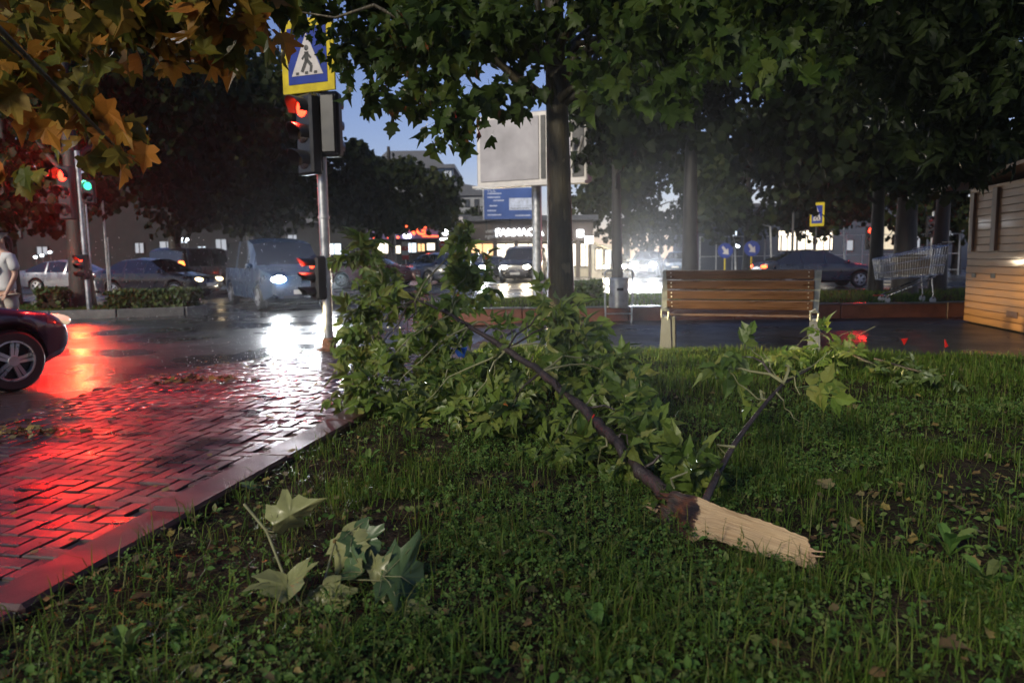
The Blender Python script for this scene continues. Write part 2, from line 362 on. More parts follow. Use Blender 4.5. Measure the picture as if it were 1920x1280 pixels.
# the walkway behind the lawn is too far to tell its pavers apart
pp = [(float(edge_x(y)) + 0.0, y) for y in (10.6, 11.5, 12.5, 13.3, 14.0)]
m = MB(); m.prism(([(-2.6, 10.6)] + pp[1:] + [(40, 14.0), (40, -1.5), (5.4, 7.7), (1.2, 9.0), (-0.75, 9.6), (-0.9, 10.6)])[::-1], -0.010, -0.003)
tag(m.build('path', MT['path']), 'dark wet walkway behind the lawn', None, kind='structure')

# herringbone pavers: the largest 300 singly, the rest joined
U, W_ = 0.1, 0.2
cells = []
for i in range(-40, 41):
    for j in range(-20, 110):
        d = (i - j) % 4
        if d == 0: cells.append((i * U + U, j * U + U / 2, 0))
        elif d == 3: cells.append((i * U + U / 2, j * U + U, 1))
bv = MB(); hx, hy, hz, c = 0.0955, 0.0455, 0.03, 0.005
bv.add([(-hx, -hy, -hz), (hx, -hy, -hz), (hx, hy, -hz), (-hx, hy, -hz), (-hx, -hy, -c), (hx, -hy, -c), (hx, hy, -c), (-hx, hy, -c),
        (-hx + c, -hy + c, 0), (hx - c, -hy + c, 0), (hx - c, hy - c, 0), (-hx + c, hy - c, 0)],
       [(0, 3, 2, 1), (8, 9, 10, 11)] + [(a, (a + 1) % 4, 4 + (a + 1) % 4, 4 + a) for a in range(4)] + [(4 + a, 4 + (a + 1) % 4, 8 + (a + 1) % 4, 8 + a) for a in range(4)])
brick_me = bv.mesh('brick', MT['brick'])
ang = math.atan2(KD.y, KD.x); lst = []
for (u, v, o) in cells:
    p = KA + KD * v - KN * (-u) - KN * 0.0
    p = Vector((KA.x, KA.y, 0)) + KD * (v - 1.5) + KN * u
    if p.x > kerb_x(p.y) - 0.02 or p.x < edge_x(p.y) + 0.06 or p.y < 1.2 or p.y > 10.5: continue
    if p.x > kerb_x(p.y) - 0.06 and o == 0 and p.x > kerb_x(p.y) - 0.03: continue
    rz = ang + (math.pi / 2 if o == 0 else 0)
    q = project([p])[0]; vis = q[2] > 0 and -60 < q[0] < 1980 and -60 < q[1] < 1340
    lst.append((-(1.0 / p.length) if vis else 1.0, p, rz))
lst.sort(key=lambda a: a[0]); rest = []
for k, (s, p, rz) in enumerate(lst):
    M = Matrix.Translation((p.x, p.y, random.uniform(-0.004, 0.003))) @ Euler((random.gauss(0, 0.016), random.gauss(0, 0.016), rz + random.gauss(0, 0.01))).to_matrix().to_4x4()
    if k < 300 and s < 0:
        o = link(bpy.data.objects.new('brick', brick_me), pav); o.matrix_world = M
    else: rest.append(np.array(M)[:3])
bvv = [tuple(v.co) for v in brick_me.vertices]; bff = [tuple(f.vertices) for f in brick_me.polygons]
o = link(bpy.data.objects.new('brick_field', stamp('brick_field', [(bvv, bff, np.array(rest))], MT['brick'])), pav); o['kind'] = 'stuff'

# kerb between pavers and lawn, stone by stone
kb = MB(); kerb_root = thing('kerb', 'long dark red kerb of wet stones between pavers and lawn', None, (0, 0, 0)); kerb_root['kind'] = 'structure'
L = 1.0
m = MB(); m.box((0, 0, -0.10), (L - 0.010, KW, 0.27), ch=0.016); kme = m.mesh('kerb_stone', MT['kerb'])
for k in range(-2, 10):
    p = Vector((KA.x, KA.y, 0)) + KD * (k * L + 0.35) + KN * (KW / 2)
    o = link(bpy.data.objects.new('kerb_stone', kme), kerb_root)
    o.matrix_world = Matrix.Translation((p.x, p.y, random.uniform(-0.012, 0.0))) @ Euler((random.gauss(0, .01), random.gauss(0, .004), ang + random.gauss(0, 0.003))).to_matrix().to_4x4()

# lawn sheet
NX, NY = 110, 130
xs = np.linspace(-3.2, 12, NX); yy = np.linspace(-3, 9.9, NY)
V = []; F = []; keep = {}
for j, y in enumerate(yy):
    for i, x in enumerate(xs):
        x0 = float(kerb_x(y)) + KW - 0.03; xx = x0 + (12 - x0) * (i / (NX - 1)) ** 1.3
        yb = min(y, 99)
        V.append((xx, y, float(lawn_z(xx, y))))
for j in range(NY - 1):
    for i in range(NX - 1):
        a = j * NX + i
        if max(V[k][1] - float(back_y(V[k][0])) for k in (a, a + 1, a + NX, a + NX + 1)) < 0.06: F.append((a, a + 1, a + NX + 1, a + NX))
m = MB(); m.add(V, F); tag(m.build('lawn', MT['soil'], smooth=60), 'wet dark soil of the lawn', None, kind='structure')

# raised strip behind the walkway with a low red wall, and the traffic island on the left
wall = thing('low_wall', 'low red brick edging wall along the walkway behind the bench', 'wall', (0, 14.1, 0))
m = MB()
wme = MB().box((0, 0, 0.10), (1.985, 0.14, 0.30), ch=0.01).mesh('wall_block', MT['redwall'])
cme = MB().box((0, 0, 0.262), (1.985, 0.18, 0.025), ch=0.004).mesh('coping', MT['kerbgrey'])
for k in range(-1, 16):
    o = link(bpy.data.objects.new('wall_block', wme), wall); o.location = (k * 2.0 + 1.2, 0, random.uniform(-.005, .005))
    o2 = link(bpy.data.objects.new('coping', cme), o)
m = MB(); m.prism([(-1.2, 14.1), (34, 14.1), (34, 20.6), (0.8, 20.6), (-0.6, 18.0)], -0.3, 0.20)
tag(m.build('grass_strip', MT['soil']), 'raised earth strip between walkway and far road', None, kind='structure')
ISL = [(-34, 16.2), (-12, 16.9), (-9.2, 17.4), (-7.9, 18.0), (-7.6, 18.5), (-7.9, 19.0), (-9.5, 20.1), (-12, 21.4), (-34, 25)]
m = MB(); m.prism(ISL, -0.3, 0.04); tag(m.build('traffic_island', MT['soil']), 'earth of the traffic island', None, kind='structure')
isk = thing('island_kerb', 'grey stone kerb round the end of the traffic island with hedge', None); isk['kind'] = 'structure'
for k in range(len(ISL) - 1):
    a, b = Vector(ISL[k]), Vector(ISL[k + 1]); dd = b - a; n = max(1, round(dd.length / 1.2))
    if k == 0: n = 14
    for q in range(n):
        p0 = a + dd * (q / n); p1 = a + dd * ((q + 1) / n); c = (p0 + p1) / 2
        MB().box((c.x, c.y, 0.02), ((p1 - p0).length - 0.012, 0.16, 0.24), Matrix.Rotation(math.atan2(dd.y, dd.x), 3, 'Z'), ch=0.015).build('kerb_stone', MT['kerbgrey'], isk)

# ------------------------------------------------------------------ leaf templates
def fan(outline, c, zf):
    n = len(outline); V = [(c[0], c[1], zf(*c))] + [(x, y, zf(x, y)) for x, y in outline]
    return V, [(0, 1 + i, 1 + (i + 1) % n) for i in range(n)]
half = [(0.05, 0.0), (0.2, -0.06), (0.44, 0.06), (0.33, 0.2), (0.56, 0.42), (0.5, 0.5), (0.27, 0.48), (0.3, 0.62), (0.13, 0.72)]
OUT = half + [(0, 1.0)] + [(-x, y) for x, y in half[::-1]]
PLANE = []
for cu, fo, ag, ph in ((0.3, 0.3, .9, 0), (-0.25, 0.6, 1.1, 1), (0.6, 0.15, 1.0, 2), (0.5, 0.75, .85, 3), (0.2, -0.5, 1.15, 4)):
    v_, f_ = fan([(x * (ag if x > 0 else 2 - ag), y * (1 + .06 * math.sin(ph + 4 * x))) for x, y in OUT], (0, 0.32), lambda x, y, cu=cu, fo=fo, ph=ph: abs(x) * fo - cu * (y - 0.25) ** 2 - 0.4 * cu * x * x + 0.05 * math.sin(8 * x + ph) * y)
    o_ = len(v_); v_ += [(-.012, 0.02, 0), (.012, 0.02, 0), (.008, -.35, .12), (-.008, -.35, .12)]; f_ = f_ + [(o_, o_ + 1, o_ + 2, o_ + 3)]
    PLANE.append((v_, f_))
SMALL = [fan([(0.1, 0), (0.5, 0.1), (0.32, 0.35), (0.42, 0.7), (0, 1), (-0.42, 0.7), (-0.32, 0.35), (-0.5, 0.1), (-0.1, 0)], (0, 0.4), lambda x, y: abs(x) * 0.3 - 0.15 * y * y)]
def leaflet(L, Wd, ox, oy, ang, droop):
    out = [(0, 0), (0.34, 0.15), (0.5, 0.36), (0.37, 0.5), (0.42, 0.62), (0.17, 0.82), (0, 1.05), (-0.17, 0.82), (-0.4, 0.66), (-0.34, 0.55), (-0.5, 0.34), (-0.34, 0.15)]
    ca, sa = math.cos(ang), math.sin(ang); V = []
    for x, y in out + [(0, 0.45)]:
        X, Y = x * Wd, y * L
        z = abs(x) * Wd * 0.45 - droop * L * y * y + 0.06 * Wd * math.sin(9 * y + 5 * x)
        V.append((ox + X * ca - Y * sa, oy + X * sa + Y * ca, z - 0.05 * droop))
    return V, [(12, i, (i + 1) % 12) for i in range(12)]
def compound(seed):
    r = random.Random(seed); V = []; F = []
    def put(v, f):
        o = len(V); V.extend(v); F.extend([tuple(i + o for i in q) for q in f])
    put([(-0.012, 0, 0), (0.012, 0, 0), (0.008, 0.62, -0.05), (-0.008, 0.62, -0.05)], [(0, 1, 2, 3)])
    for (oy, a, l) in ((0.3, 1.0, 0.44), (0.3, -1.0, 0.44), (0.58, 0.75, 0.46), (0.58, -0.75, 0.46), (0.62, 0.0, 0.52)):
        put(*leaflet(l * r.uniform(0.85, 1.15), r.uniform(0.22, 0.34), 0, oy, a + r.uniform(-0.3, 0.3), r.uniform(-0.1, 0.9)))
    return V, F
COMP = [compound(s) for s in range(6)]
def rnd_unit(n):
    v = RNG.normal(size=(n, 3)); return v / np.linalg.norm(v, axis=1, keepdims=True)

def place_leaves(root, pos, tip, nrm, size, templates, material, nparts, partname='leaf', restname='foliage', minpx=14):
    """the largest leaves in view become parts, the others one joined part"""
    M = frames(pos, tip, nrm, size); q = project(M[:, :, 3]); size = np.broadcast_to(size, (len(pos),))
    vis = (q[:, 2] > 0.2) & (q[:, 0] > -30) & (q[:, 0] < 1950) & (q[:, 1] > -30) & (q[:, 1] < 1310)
    px = np.where(vis, size * FPX / np.maximum(q[:, 2], 0.2), 0)
    order = np.argsort(-px); var = RNG.integers(0, len(templates), len(pos))
    single = set(int(i) for i in order[:nparts] if px[i] > minpx)
    if single:
        mes = []
        for tv, tf in templates:
            me = bpy.data.meshes.new(partname); me.from_pydata(tv, [], tf); me.materials.append(material); mes.append(me)
        inv = root.matrix_basis.inverted()
        for i in single:
            o = bpy.data.objects.new(partname, mes[var[i]]); COL.objects.link(o); o.parent = root; o.matrix_basis = inv @ m34(M[i])
    rest = np.array([i for i in range(len(pos)) if i not in single], int)
    if len(rest):
        g = [(tv, tf, M[rest[var[rest] == k]]) for k, (tv, tf) in enumerate(templates)]
        me = stamp(restname, g, material); o = bpy.data.objects.new(restname, me); COL.objects.link(o); o.parent = root
        o.matrix_basis = root.matrix_basis.inverted(); o['kind'] = 'stuff'

def curve(a, b, sag=0.0, n=6, jit=0.0, up=0.0):
    a, b = Vector(a), Vector(b); P = []
    for i in range(n + 1):
        t = i / n; p = a.lerp(b, t); s = 4 * t * (1 - t)
        p += Vector((random.gauss(0, jit), random.gauss(0, jit), random.gauss(0, jit) + up * s - sag * s)) * (1 if 0 < i < n else 0)
        P.append(p)
    return P

def make_tree(name, label, base, height, r0, clumps, leaf_size, leaf, templates, bark, nparts=0, group=None, lean=(0, 0), nlimb=8, fork=0.35, droop=0.8, minpx=14, cat='tree', twigs=0):
    root = thing(name, label, cat, base, 0, group); B = Vector(base)
    P = []; rr = []
    n = 10
    for i in range(n + 1):
        t = i / n
        P.append(Vector((lean[0] * t + 0.03 * math.sin(3 * t + B.x) * height * 0.2, lean[1] * t + 0.03 * math.cos(4 * t + B.y) * height * 0.2, height * t - (0.15 if i == 0 else 0))))
        rr.append(r0 * (1.25 if i == 0 else 1.05 if i == 1 else 1.0 - 0.75 * max(0, t - 0.15)))
    MB().tube(P, rr, 14).build('trunk', bark, root, smooth=60)
    cs = list(clumps); random.shuffle(cs)
    for k, cl in enumerate(cs[:nlimb]):
        c = Vector(cl[:3]) - B; t = min(0.95, max(fork, (c.z - 0.25 * math.hypot(c.x, c.y)) / height * 0.8)); s = P[0].lerp(P[-1], t)
        s = P[int(t * n)].lerp(P[min(n, int(t * n) + 1)], t * n % 1)
        r = r0 * (0.42 - 0.2 * t); pts = curve(s, c, 0, 7, 0.06, 0.12 * (c - s).length)
        MB().tube(pts, [max(0.006, r * (1 - 0.85 * i / 7)) for i in range(8)], 7).build('limb', bark, root, smooth=60)
    pos = []; 
    for cl in clumps:
        x, y, z, rad, nl = cl
        q = rnd_unit(nl) * (RNG.random((nl, 1)) ** 0.45) * rad; q[:, 2] *= 0.75
        pos.append(q + np.array([x, y, z]))
    pos = np.concatenate(pos); nL = len(pos)
    tip = rnd_unit(nL) * 0.75 + np.array([0, 0, -droop]); nrm = rnd_unit(nL) + np.array([0, -0.35, 0.5])
    place_leaves(root, pos, tip, nrm, leaf_size * RNG.uniform(0.65, 1.2, nL), templates, leaf, nparts, restname='crown', minpx=minpx)
    return root
def crown(c, rx, ry, rz, nc, rad, nl):
    out = []
    for k in range(nc):
        v = rnd_unit(1)[0] * (random.random() ** 0.4)
        out.append((c[0] + v[0] * rx, c[1] + v[1] * ry, c[2] + v[2] * rz, rad * random.uniform(0.7, 1.3), int(nl * random.uniform(0.6, 1.4))))
    return out
# ------------------------------------------------------------------ haze (rain mist)
hm = bpy.data.materials.new('rain_mist'); hm.use_nodes = True; ht = hm.node_tree; ht.nodes.remove(ht.nodes['Principled BSDF'])
pv = ht.nodes.new('ShaderNodeVolumePrincipled'); pv.inputs['Color'].default_value = (0.9, 0.93, 1, 1); pv.inputs['Density'].default_value = 0.00042; pv.inputs['Anisotropy'].default_value = 0.85
ht.links.new(pv.outputs[0], ht.nodes['Material Output'].inputs['Volume'])
m = MB(); m.box((0, 30, 13.4), (240, 180, 31.0)); hz_o = m.build('haze', hm); tag(hz_o, 'thin rain mist hanging over the whole junction', None, kind='stuff')

# ------------------------------------------------------------------ buildings behind the junction
def text(s, size, matl, M4, parent, name='lettering', ext=0.01):
    cu = bpy.data.curves.new(name, 'FONT'); cu.body = s; cu.size = size; cu.extrude = ext; cu.align_x = 'CENTER'; cu.align_y = 'CENTER'; cu.offset = 0.012 * size
    cu.materials.append(matl); tmp = bpy.data.objects.new(name, cu); COL.objects.link(tmp); dg = bpy.context.evaluated_depsgraph_get()
    me = bpy.data.meshes.new_from_object(tmp.evaluated_get(dg)); bpy.data.objects.remove(tmp); me.name = name
    o = bpy.data.objects.new(name, me); COL.objects.link(o); o.parent = parent; o.matrix_basis = M4; return o
FACE = Matrix.Rotation(R(90), 4, 'X')
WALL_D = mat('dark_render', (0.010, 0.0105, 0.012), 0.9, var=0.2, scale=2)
WALL_G = mat('grey_render', (0.22, 0.23, 0.25), 0.8, var=0.2, scale=1)
WALL_B = mat('brown_fascia', (0.07, 0.055, 0.05), 0.6, var=0.2)
WALL_C = mat('cream_render', (0.5, 0.46, 0.38), 0.7, var=0.12)
ROOF = mat('tin_roof', (0.08, 0.085, 0.10), 0.45, 0.3, var=0.2)
LIT_W = emit('lit_shop_window', (1.0, 0.88, 0.7), 2.2); LIT_O = emit('lit_warm_window', (1.0, 0.62, 0.28), 1.6); LIT_C = emit('lit_cold_window', (0.8, 0.9, 1.0), 2.0)
NEON_R = emit('red_neon', (1.0, 0.10, 0.03), 6); NEON_W = emit('white_sign_letters', (0.9, 0.95, 1.0), 12); LIT_FLAT = emit('lit_panel', (0.85, 0.9, 1.0), 0.5)
WIN_D = mat('dark_pane', (0.02, 0.025, 0.035), 0.08, coat=1.0, rvar=0.03)

def rect(px0, px1, py0, py1, Y):      # pixel box seen on a wall standing at depth Y -> x0, x1, z0, z1
    a = at(px0, py1, Y); b = at(px1, py0, Y); return a.x, b.x, a.z, b.z
def block(root, name, x0, x1, z0, z1, Y, D, matl, smooth=None):
    B = root.location
    return MB().box(((x0 + x1) / 2 - B.x, Y + D / 2 - B.y, (z0 + z1) / 2 - B.z), (x1 - x0, D, z1 - z0)).build(name, matl, root)
def window(root, px0, px1, py0, py1, Y, pane, frame=None, bars=1, wall_gap=0.03):
    x0, x1, z0, z1 = rect(px0, px1, py0, py1, Y); B = root.location
    fm = MB(); t = 0.06
    for (cx, cz, sx, sz) in (((x0 + x1) / 2, z1, x1 - x0 + t, t), ((x0 + x1) / 2, z0, x1 - x0 + t, t), (x0, (z0 + z1) / 2, t, z1 - z0), (x1, (z0 + z1) / 2, t, z1 - z0)):
        fm.box((cx - B.x, Y - wall_gap - 0.02 - B.y, cz - B.z), (sx, 0.1, sz))
    for b in range(1, bars + 1):
        fm.box((x0 + (x1 - x0) * b / (bars + 1) - B.x, Y - wall_gap - 0.02 - B.y, (z0 + z1) / 2 - B.z), (t * 0.8, 0.08, z1 - z0))
    f = fm.build('window', frame or WALL_D, root)
    MB().box(((x0 + x1) / 2 - B.x, Y - 0.012 - B.y, (z0 + z1) / 2 - B.z), (x1 - x0, 0.02, z1 - z0)).build('pane', pane, f)
    return f

# shop row with red lettering
Y = 52
x0, x1, z0, z1 = rect(560, 842, 414, 540, Y); sh = thing('shop_building', 'low shop row with red lit lettering and bright windows behind the cars', 'building', ((x0 + x1) / 2, Y, Z_ROAD))
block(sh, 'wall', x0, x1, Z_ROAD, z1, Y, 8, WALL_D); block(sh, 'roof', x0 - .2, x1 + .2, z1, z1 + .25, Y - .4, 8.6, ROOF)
fx0, fx1, fz0, fz1 = rect(690, 826, 424, 449, Y); block(sh, 'fascia', fx0, fx1, fz0, fz1, Y - .25, .24, mat('violet_fascia', (0.16, 0.13, 0.26), 0.5))
for (a, b, c, d, mt, nb) in ((706, 735, 455, 476, LIT_W, 1), (738, 752, 460, 476, LIT_W, 0), (762, 781, 455, 474, LIT_C, 1), (783, 797, 456, 472, LIT_O, 1), (800, 816, 455, 470, LIT_W, 0), (600, 640, 456, 478, LIT_C, 2), (650, 690, 458, 478, WIN_D, 2)):
    window(sh, a, b, c, d, Y, mt, bars=nb)
p = at(774, 431, Y - .3) - sh.location; text('NG', 0.95, NEON_R, Matrix.Translation((at(779, 432, Y - .3) - sh.location)) @ FACE, sh, 'red_lettering', 0.04)
for k, (a, b, c) in enumerate(((789, 820, 426), (792, 822, 443), (752, 768, 428))):
    u = at(a, c, Y - .3) - sh.location; v = at(b, c, Y - .3) - sh.location
    MB().tube([u, v], 0.045, 6).build('neon_tube', NEON_R, sh)
for (a, c) in ((690, 429), (701, 428), (709, 428), (741, 430), (700, 445), (729, 446), (746, 445)):
    MB().ellipsoid(at(a, c, Y - .3) - sh.location, (.09, .05, .07), 8, 6).build('neon_lamp', NEON_R, sh)
for (a, b, c, d) in ((732, 740, 432, 440), (757, 770, 439, 446)):
    q = rect(a, b, c, d, Y - .3); block(sh, 'white_sign', q[0], q[1], q[2], q[3], Y - .36, .05, NEON_W)
# dark pillar with a white letter
x0, x1, z0, z1 = rect(824, 846, 420, 535, 49); pl = thing('sign_pillar', 'dark advertising pillar with a white lit letter beside the shops', 'sign', ((x0 + x1) / 2, 49, Z_ROAD))
block(pl, 'pillar', x0, x1, Z_ROAD, z1, 49, .5, WALL_B)
text('S', 0.85, NEON_W, Matrix.Translation(at(835, 433, 48.95) - pl.location) @ FACE, pl, 'letter', 0.03)
q = rect(825, 842, 447, 450, 48.9); block(pl, 'light_bar', q[0], q[1], q[2], q[3], 48.9, .05, NEON_W)
# white blank wall end
x0, x1, z0, z1 = rect(848, 879, 405, 535, 53); wg = thing('gable_wall', 'pale gable wall between the sign pillar and the dark corner shop', 'building', ((x0 + x1) / 2, 53, Z_ROAD))
block(wg, 'wall', x0, x1, Z_ROAD, z1, 53, 5, mat('white_render', (0.62, 0.58, 0.6), 0.7, var=.1)); block(wg, 'roof', x0 - .1, x1 + .1, z1, z1 + .1, 52.9, 5.2, ROOF)
# corner shop
Y = 47
x0, x1, z0, z1 = rect(880, 1112, 412, 540, Y); cs = thing('corner_shop', 'corner shop with dark fascia, white glowing sign and warm lit front', 'building', ((x0 + x1) / 2, Y, Z_ROAD))
zc = at(960, 452, Y).z
block(cs, 'wall', x0, x1, zc, z1, Y, 9, WALL_B); block(cs, 'roof', x0 - .3, x1 + .3, z1, z1 + .3, Y - .3, 9.6, ROOF); block(cs, 'back_wall', x0, x1, Z_ROAD, zc, Y + 2.2, 6.8, WALL_C)
for a in (880, 928, 968, 1014, 1084, 1108):
    xx = at(a, 480, Y).x; block(cs, 'pillar', xx - .12, xx + .12, Z_ROAD, zc, Y + .05, .3, WALL_B)
for (a, b, mt) in ((884, 926, LIT_O), (932, 966, LIT_W), (970, 1012, LIT_W), (1017, 1080, LIT_W), (1088, 1106, LIT_W)):
    window(cs, a, b, 456, 500, Y + 2.15, mt, bars=1)
xx0 = x0 + 2.6
text('FARMACIA', 0.62, NEON_W, Matrix.Translation(at(974, 436, Y - .1) - cs.location) @ FACE, cs, 'sign_letters', 0.04)
text('inerie\nngerie', 0.34, mat('pale_letters', (0.5, 0.5, 0.5), 0.5), Matrix.Translation(at(922, 438, Y - .04) - cs.location) @ FACE, cs, 'fascia_lettering', 0.01)
q = rect(1082, 1094, 431, 444, Y - .1); block(cs, 'light_box', q[0], q[1], q[2], q[3], Y - .12, .1, NEON_W)
q = rect(1097, 1112, 443, 456, Y - 1); block(cs, 'side_sign', q[0], q[1], q[2], q[3], Y - 1, .1, NEON_W)
sl = spot('shop_front_light', at(1000, 455, 46.4), at(1000, 620, 44), 900, (1, .72, .42), 130, 1, .3)
# awning shop on the far right of it
aw = thing('awning_stall', 'small stall with pale awning and lit front right of the corner shop', 'stall', (at(1135, 520, 46).x, 46, Z_ROAD))
q = rect(1112, 1150, 458, 520, 46); block(aw, 'wall', q[0], q[1], Z_ROAD, q[3], 46.6, 2.5, WALL_C)
a = at(1112, 452, 45.6) - aw.location; b = at(1148, 468, 45.0) - aw.location; c = at(1148, 470, 46.7) - aw.location; d = at(1112, 455, 46.7) - aw.location
MB().add([a, b, c, d] + [Vector(v) - Vector((0, 0, .05)) for v in (a, b, c, d)], [(0, 1, 2, 3), (7, 6, 5, 4), (0, 4, 5, 1), (1, 5, 6, 2), (2, 6, 7, 3), (3, 7, 4, 0)]).build('awning', mat('awning_cloth', (.55, .52, .42), .7), aw)
window(aw, 1116, 1130, 466, 506, 46.55, LIT_W); window(aw, 1134, 1146, 468, 506, 46.55, LIT_C)
# blue roof hoarding
Y = 46
x0, x1, z0, z1 = rect(908, 1003, 352, 411, Y); hb = thing('roof_hoarding', 'blue advertising hoarding with a white panel on the corner shop roof', 'billboard', ((x0 + x1) / 2, Y, z0))
block(hb, 'board', x0, x1, z0, z1, Y, .18, mat('hoarding_blue', (0.03, 0.075, 0.26), .45, var=.3, scale=.6))
q = rect(955, 1001, 371, 394, Y); block(hb, 'picture_panel', q[0], q[1], q[2], q[3], Y - .02, .012, mat('hoarding_white', (.45, .5, .62), .4))
q = rect(957, 992, 390, 391.5, Y); block(hb, 'picture_line', q[0], q[1], q[2], q[3], Y - .03, .012, MT['ink'])
text('TCL', .3, mat('hoarding_letters', (.4, .45, .6), .5), Matrix.Translation(at(921, 357, Y - .02) - hb.location) @ FACE, hb, 'lettering')
for (a, b, c) in ((914, 940, 363), (914, 938, 370), (925, 945, 376), (918, 932, 386), (914, 930, 395), (914, 940, 403), (966, 995, 404)):
    q = rect(a, b, c - 1.2, c + 1.2, Y); block(hb, 'print_line', q[0], q[1], q[2], q[3], Y - .02, .012, bpy.data.materials['hoarding_letters'])
for a in (912, 956, 999): u = at(a, 413, Y + .4); MB().box((u.x - hb.location.x, .35, -.2), (.1, .1, 1.0)).build('strut', MT['darkmetal'], hb)
block(hb, 'edge_frame', x0 - .08, x0, z0 - .05, z1 + .05, Y - .03, .24, MT['steel'])
# apartment tower, house roof
Y = 85
x0, x1, z0, z1 = rect(700, 848, 318, 530, Y); ap = thing('apartment_block', 'tall grey apartment block with one orange lit window above the trees', 'building', ((x0 + x1) / 2, Y, Z_ROAD))
block(ap, 'wall', x0, x1, Z_ROAD, z1, Y, 12, WALL_G)
xa, xb, za, zb = rect(822, 849, 314, 336, Y - .6); block(ap, 'balcony', xa, xb, at(830, 352, Y).z, at(830, 316, Y).z, Y - 1.2, 1.15, mat('balcony_panel', (.12, .2, .34), .4))
block(ap, 'roof', x0 - .6, x1 + .4, z1, z1 + .4, Y - 1.6, 14, ROOF)
u0, u1, v0, v1 = rect(770, 821, 282, 318, Y); B = ap.location
MB().prism_m([(x0 - B.x, z1 + .4 - B.z), (at(836, 318, Y).x - B.x, z1 + .4 - B.z), (at(812, 281, Y).x - B.x, v1 - B.z), (x0 + 2 - B.x, v1 - B.z)], 10, Matrix.Identity(4)).build('attic', ROOF, ap)
for (a, b, c, d, mt) in ((833, 846, 347, 364, LIT_O), (823, 830, 321, 333, WIN_D), (833, 847, 320, 336, LIT_FLAT), (800, 812, 347, 362, WIN_D), (780, 792, 347, 362, WIN_D), (800, 812, 382, 398, WIN_D), (833, 846, 382, 398, WIN_D)):
    window(ap, a, b, c, d, Y - (1.25 if c < 340 and a > 820 else 0), mt, bars=2)
Y = 78
x0, x1, z0, z1 = rect(846, 960, 366, 530, Y); hr = thing('tin_roof_house', 'grey house with dark sloping roof beside the apartment block', 'building', ((x0 + x1) / 2, Y, Z_ROAD)); B = hr.location
block(hr, 'wall', x0, x1, Z_ROAD, z1, Y, 9, WALL_G)
MB().prism_m([(x0 - B.x - .2, z1 - B.z), (x1 - B.x + .3, z1 - B.z), (x1 - B.x, z1 - B.z + .25), (x0 - B.x, at(850, 340, Y).z - B.z)], 9.6, Matrix.Translation((0, -.3, 0))).build('roof', ROOF, hr)
for a in (856, 872, 890): window(hr, a, a + 8, 374, 388, Y, WIN_D)
# left background building
Y = 60
x0, x1, z0, z1 = rect(-260, 640, 330, 530, Y); lb = thing('long_dark_block', 'long dark block with a few small lit windows behind the trees', 'building', ((x0 + x1) / 2, Y, Z_ROAD))
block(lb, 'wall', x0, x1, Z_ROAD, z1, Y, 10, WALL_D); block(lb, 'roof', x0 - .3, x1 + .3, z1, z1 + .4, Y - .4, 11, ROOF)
for (a, b, c, d, mt) in ((254, 270, 455, 475, LIT_FLAT), (340, 352, 448, 456, LIT_C), (372, 387, 462, 482, LIT_C), (405, 425, 448, 470, LIT_FLAT), (70, 90, 462, 478, LIT_FLAT), (110, 125, 430, 445, WIN_D), (300, 325, 452, 472, LIT_FLAT), (540, 560, 440, 458, LIT_FLAT), (20, 40, 430, 446, WIN_D), (460, 476, 440, 452, WIN_D)):
    window(lb, a, b, c, d, Y, mt)
# right background building
Y = 62
x0, x1, z0, z1 = rect(1310, 2050, 380, 520, Y); rb = thing('blue_grey_hall', 'blue grey hall with a bright cream lit wall behind the black car', 'building', ((x0 + x1) / 2, Y, Z_ROAD))
block(rb, 'wall', x0, x1, Z_ROAD, z1, Y, 10, mat('blue_render', (.045, .055, .085), .7, var=.2)); block(rb, 'roof', x0 - .3, x1 + .3, z1, z1 + .3, Y - .3, 10.6, ROOF)
for (a, b, c, d, mt, nb) in ((1458, 1562, 431, 470, LIT_W, 5), (1655, 1680, 414, 468, emit('lit_cream_wall', (1, .85, .6), .9), 0), (1700, 1726, 430, 470, LIT_FLAT, 1), (1746, 1800, 420, 450, LIT_FLAT, 2), (1372, 1382, 430, 446, LIT_C, 0), (1586, 1600, 450, 470, LIT_FLAT, 0)):
    window(rb, a, b, c, d, Y, mt, bars=nb)
for (a, c) in ((1378, 460), (1383, 462), (1403, 452), (1772, 470), (95, 473), (80, 479), (68, 482), (345, 448), (352, 449), (535, 418), (560, 414)):
    nm = 'far_lamp'; u = at(a, c, 58)
    t = thing('far_street_lamp', 'tiny white street lamp glowing far behind the trees', 'lamp', (u.x, 58, Z_ROAD), 0, 'far street lamps')
    MB().tube([(0, 0, 0), (0, 0, u.z - Z_ROAD)], .05, 6).build('pole', MT['darkmetal'], t); MB().ellipsoid((0, -.1, u.z - Z_ROAD), (.13, .13, .1), 8, 6).build('lamp_head', emit('far_lamp_glow', (.85, .93, 1), 9) if 'far_lamp_glow' not in bpy.data.materials else bpy.data.materials['far_lamp_glow'], t)

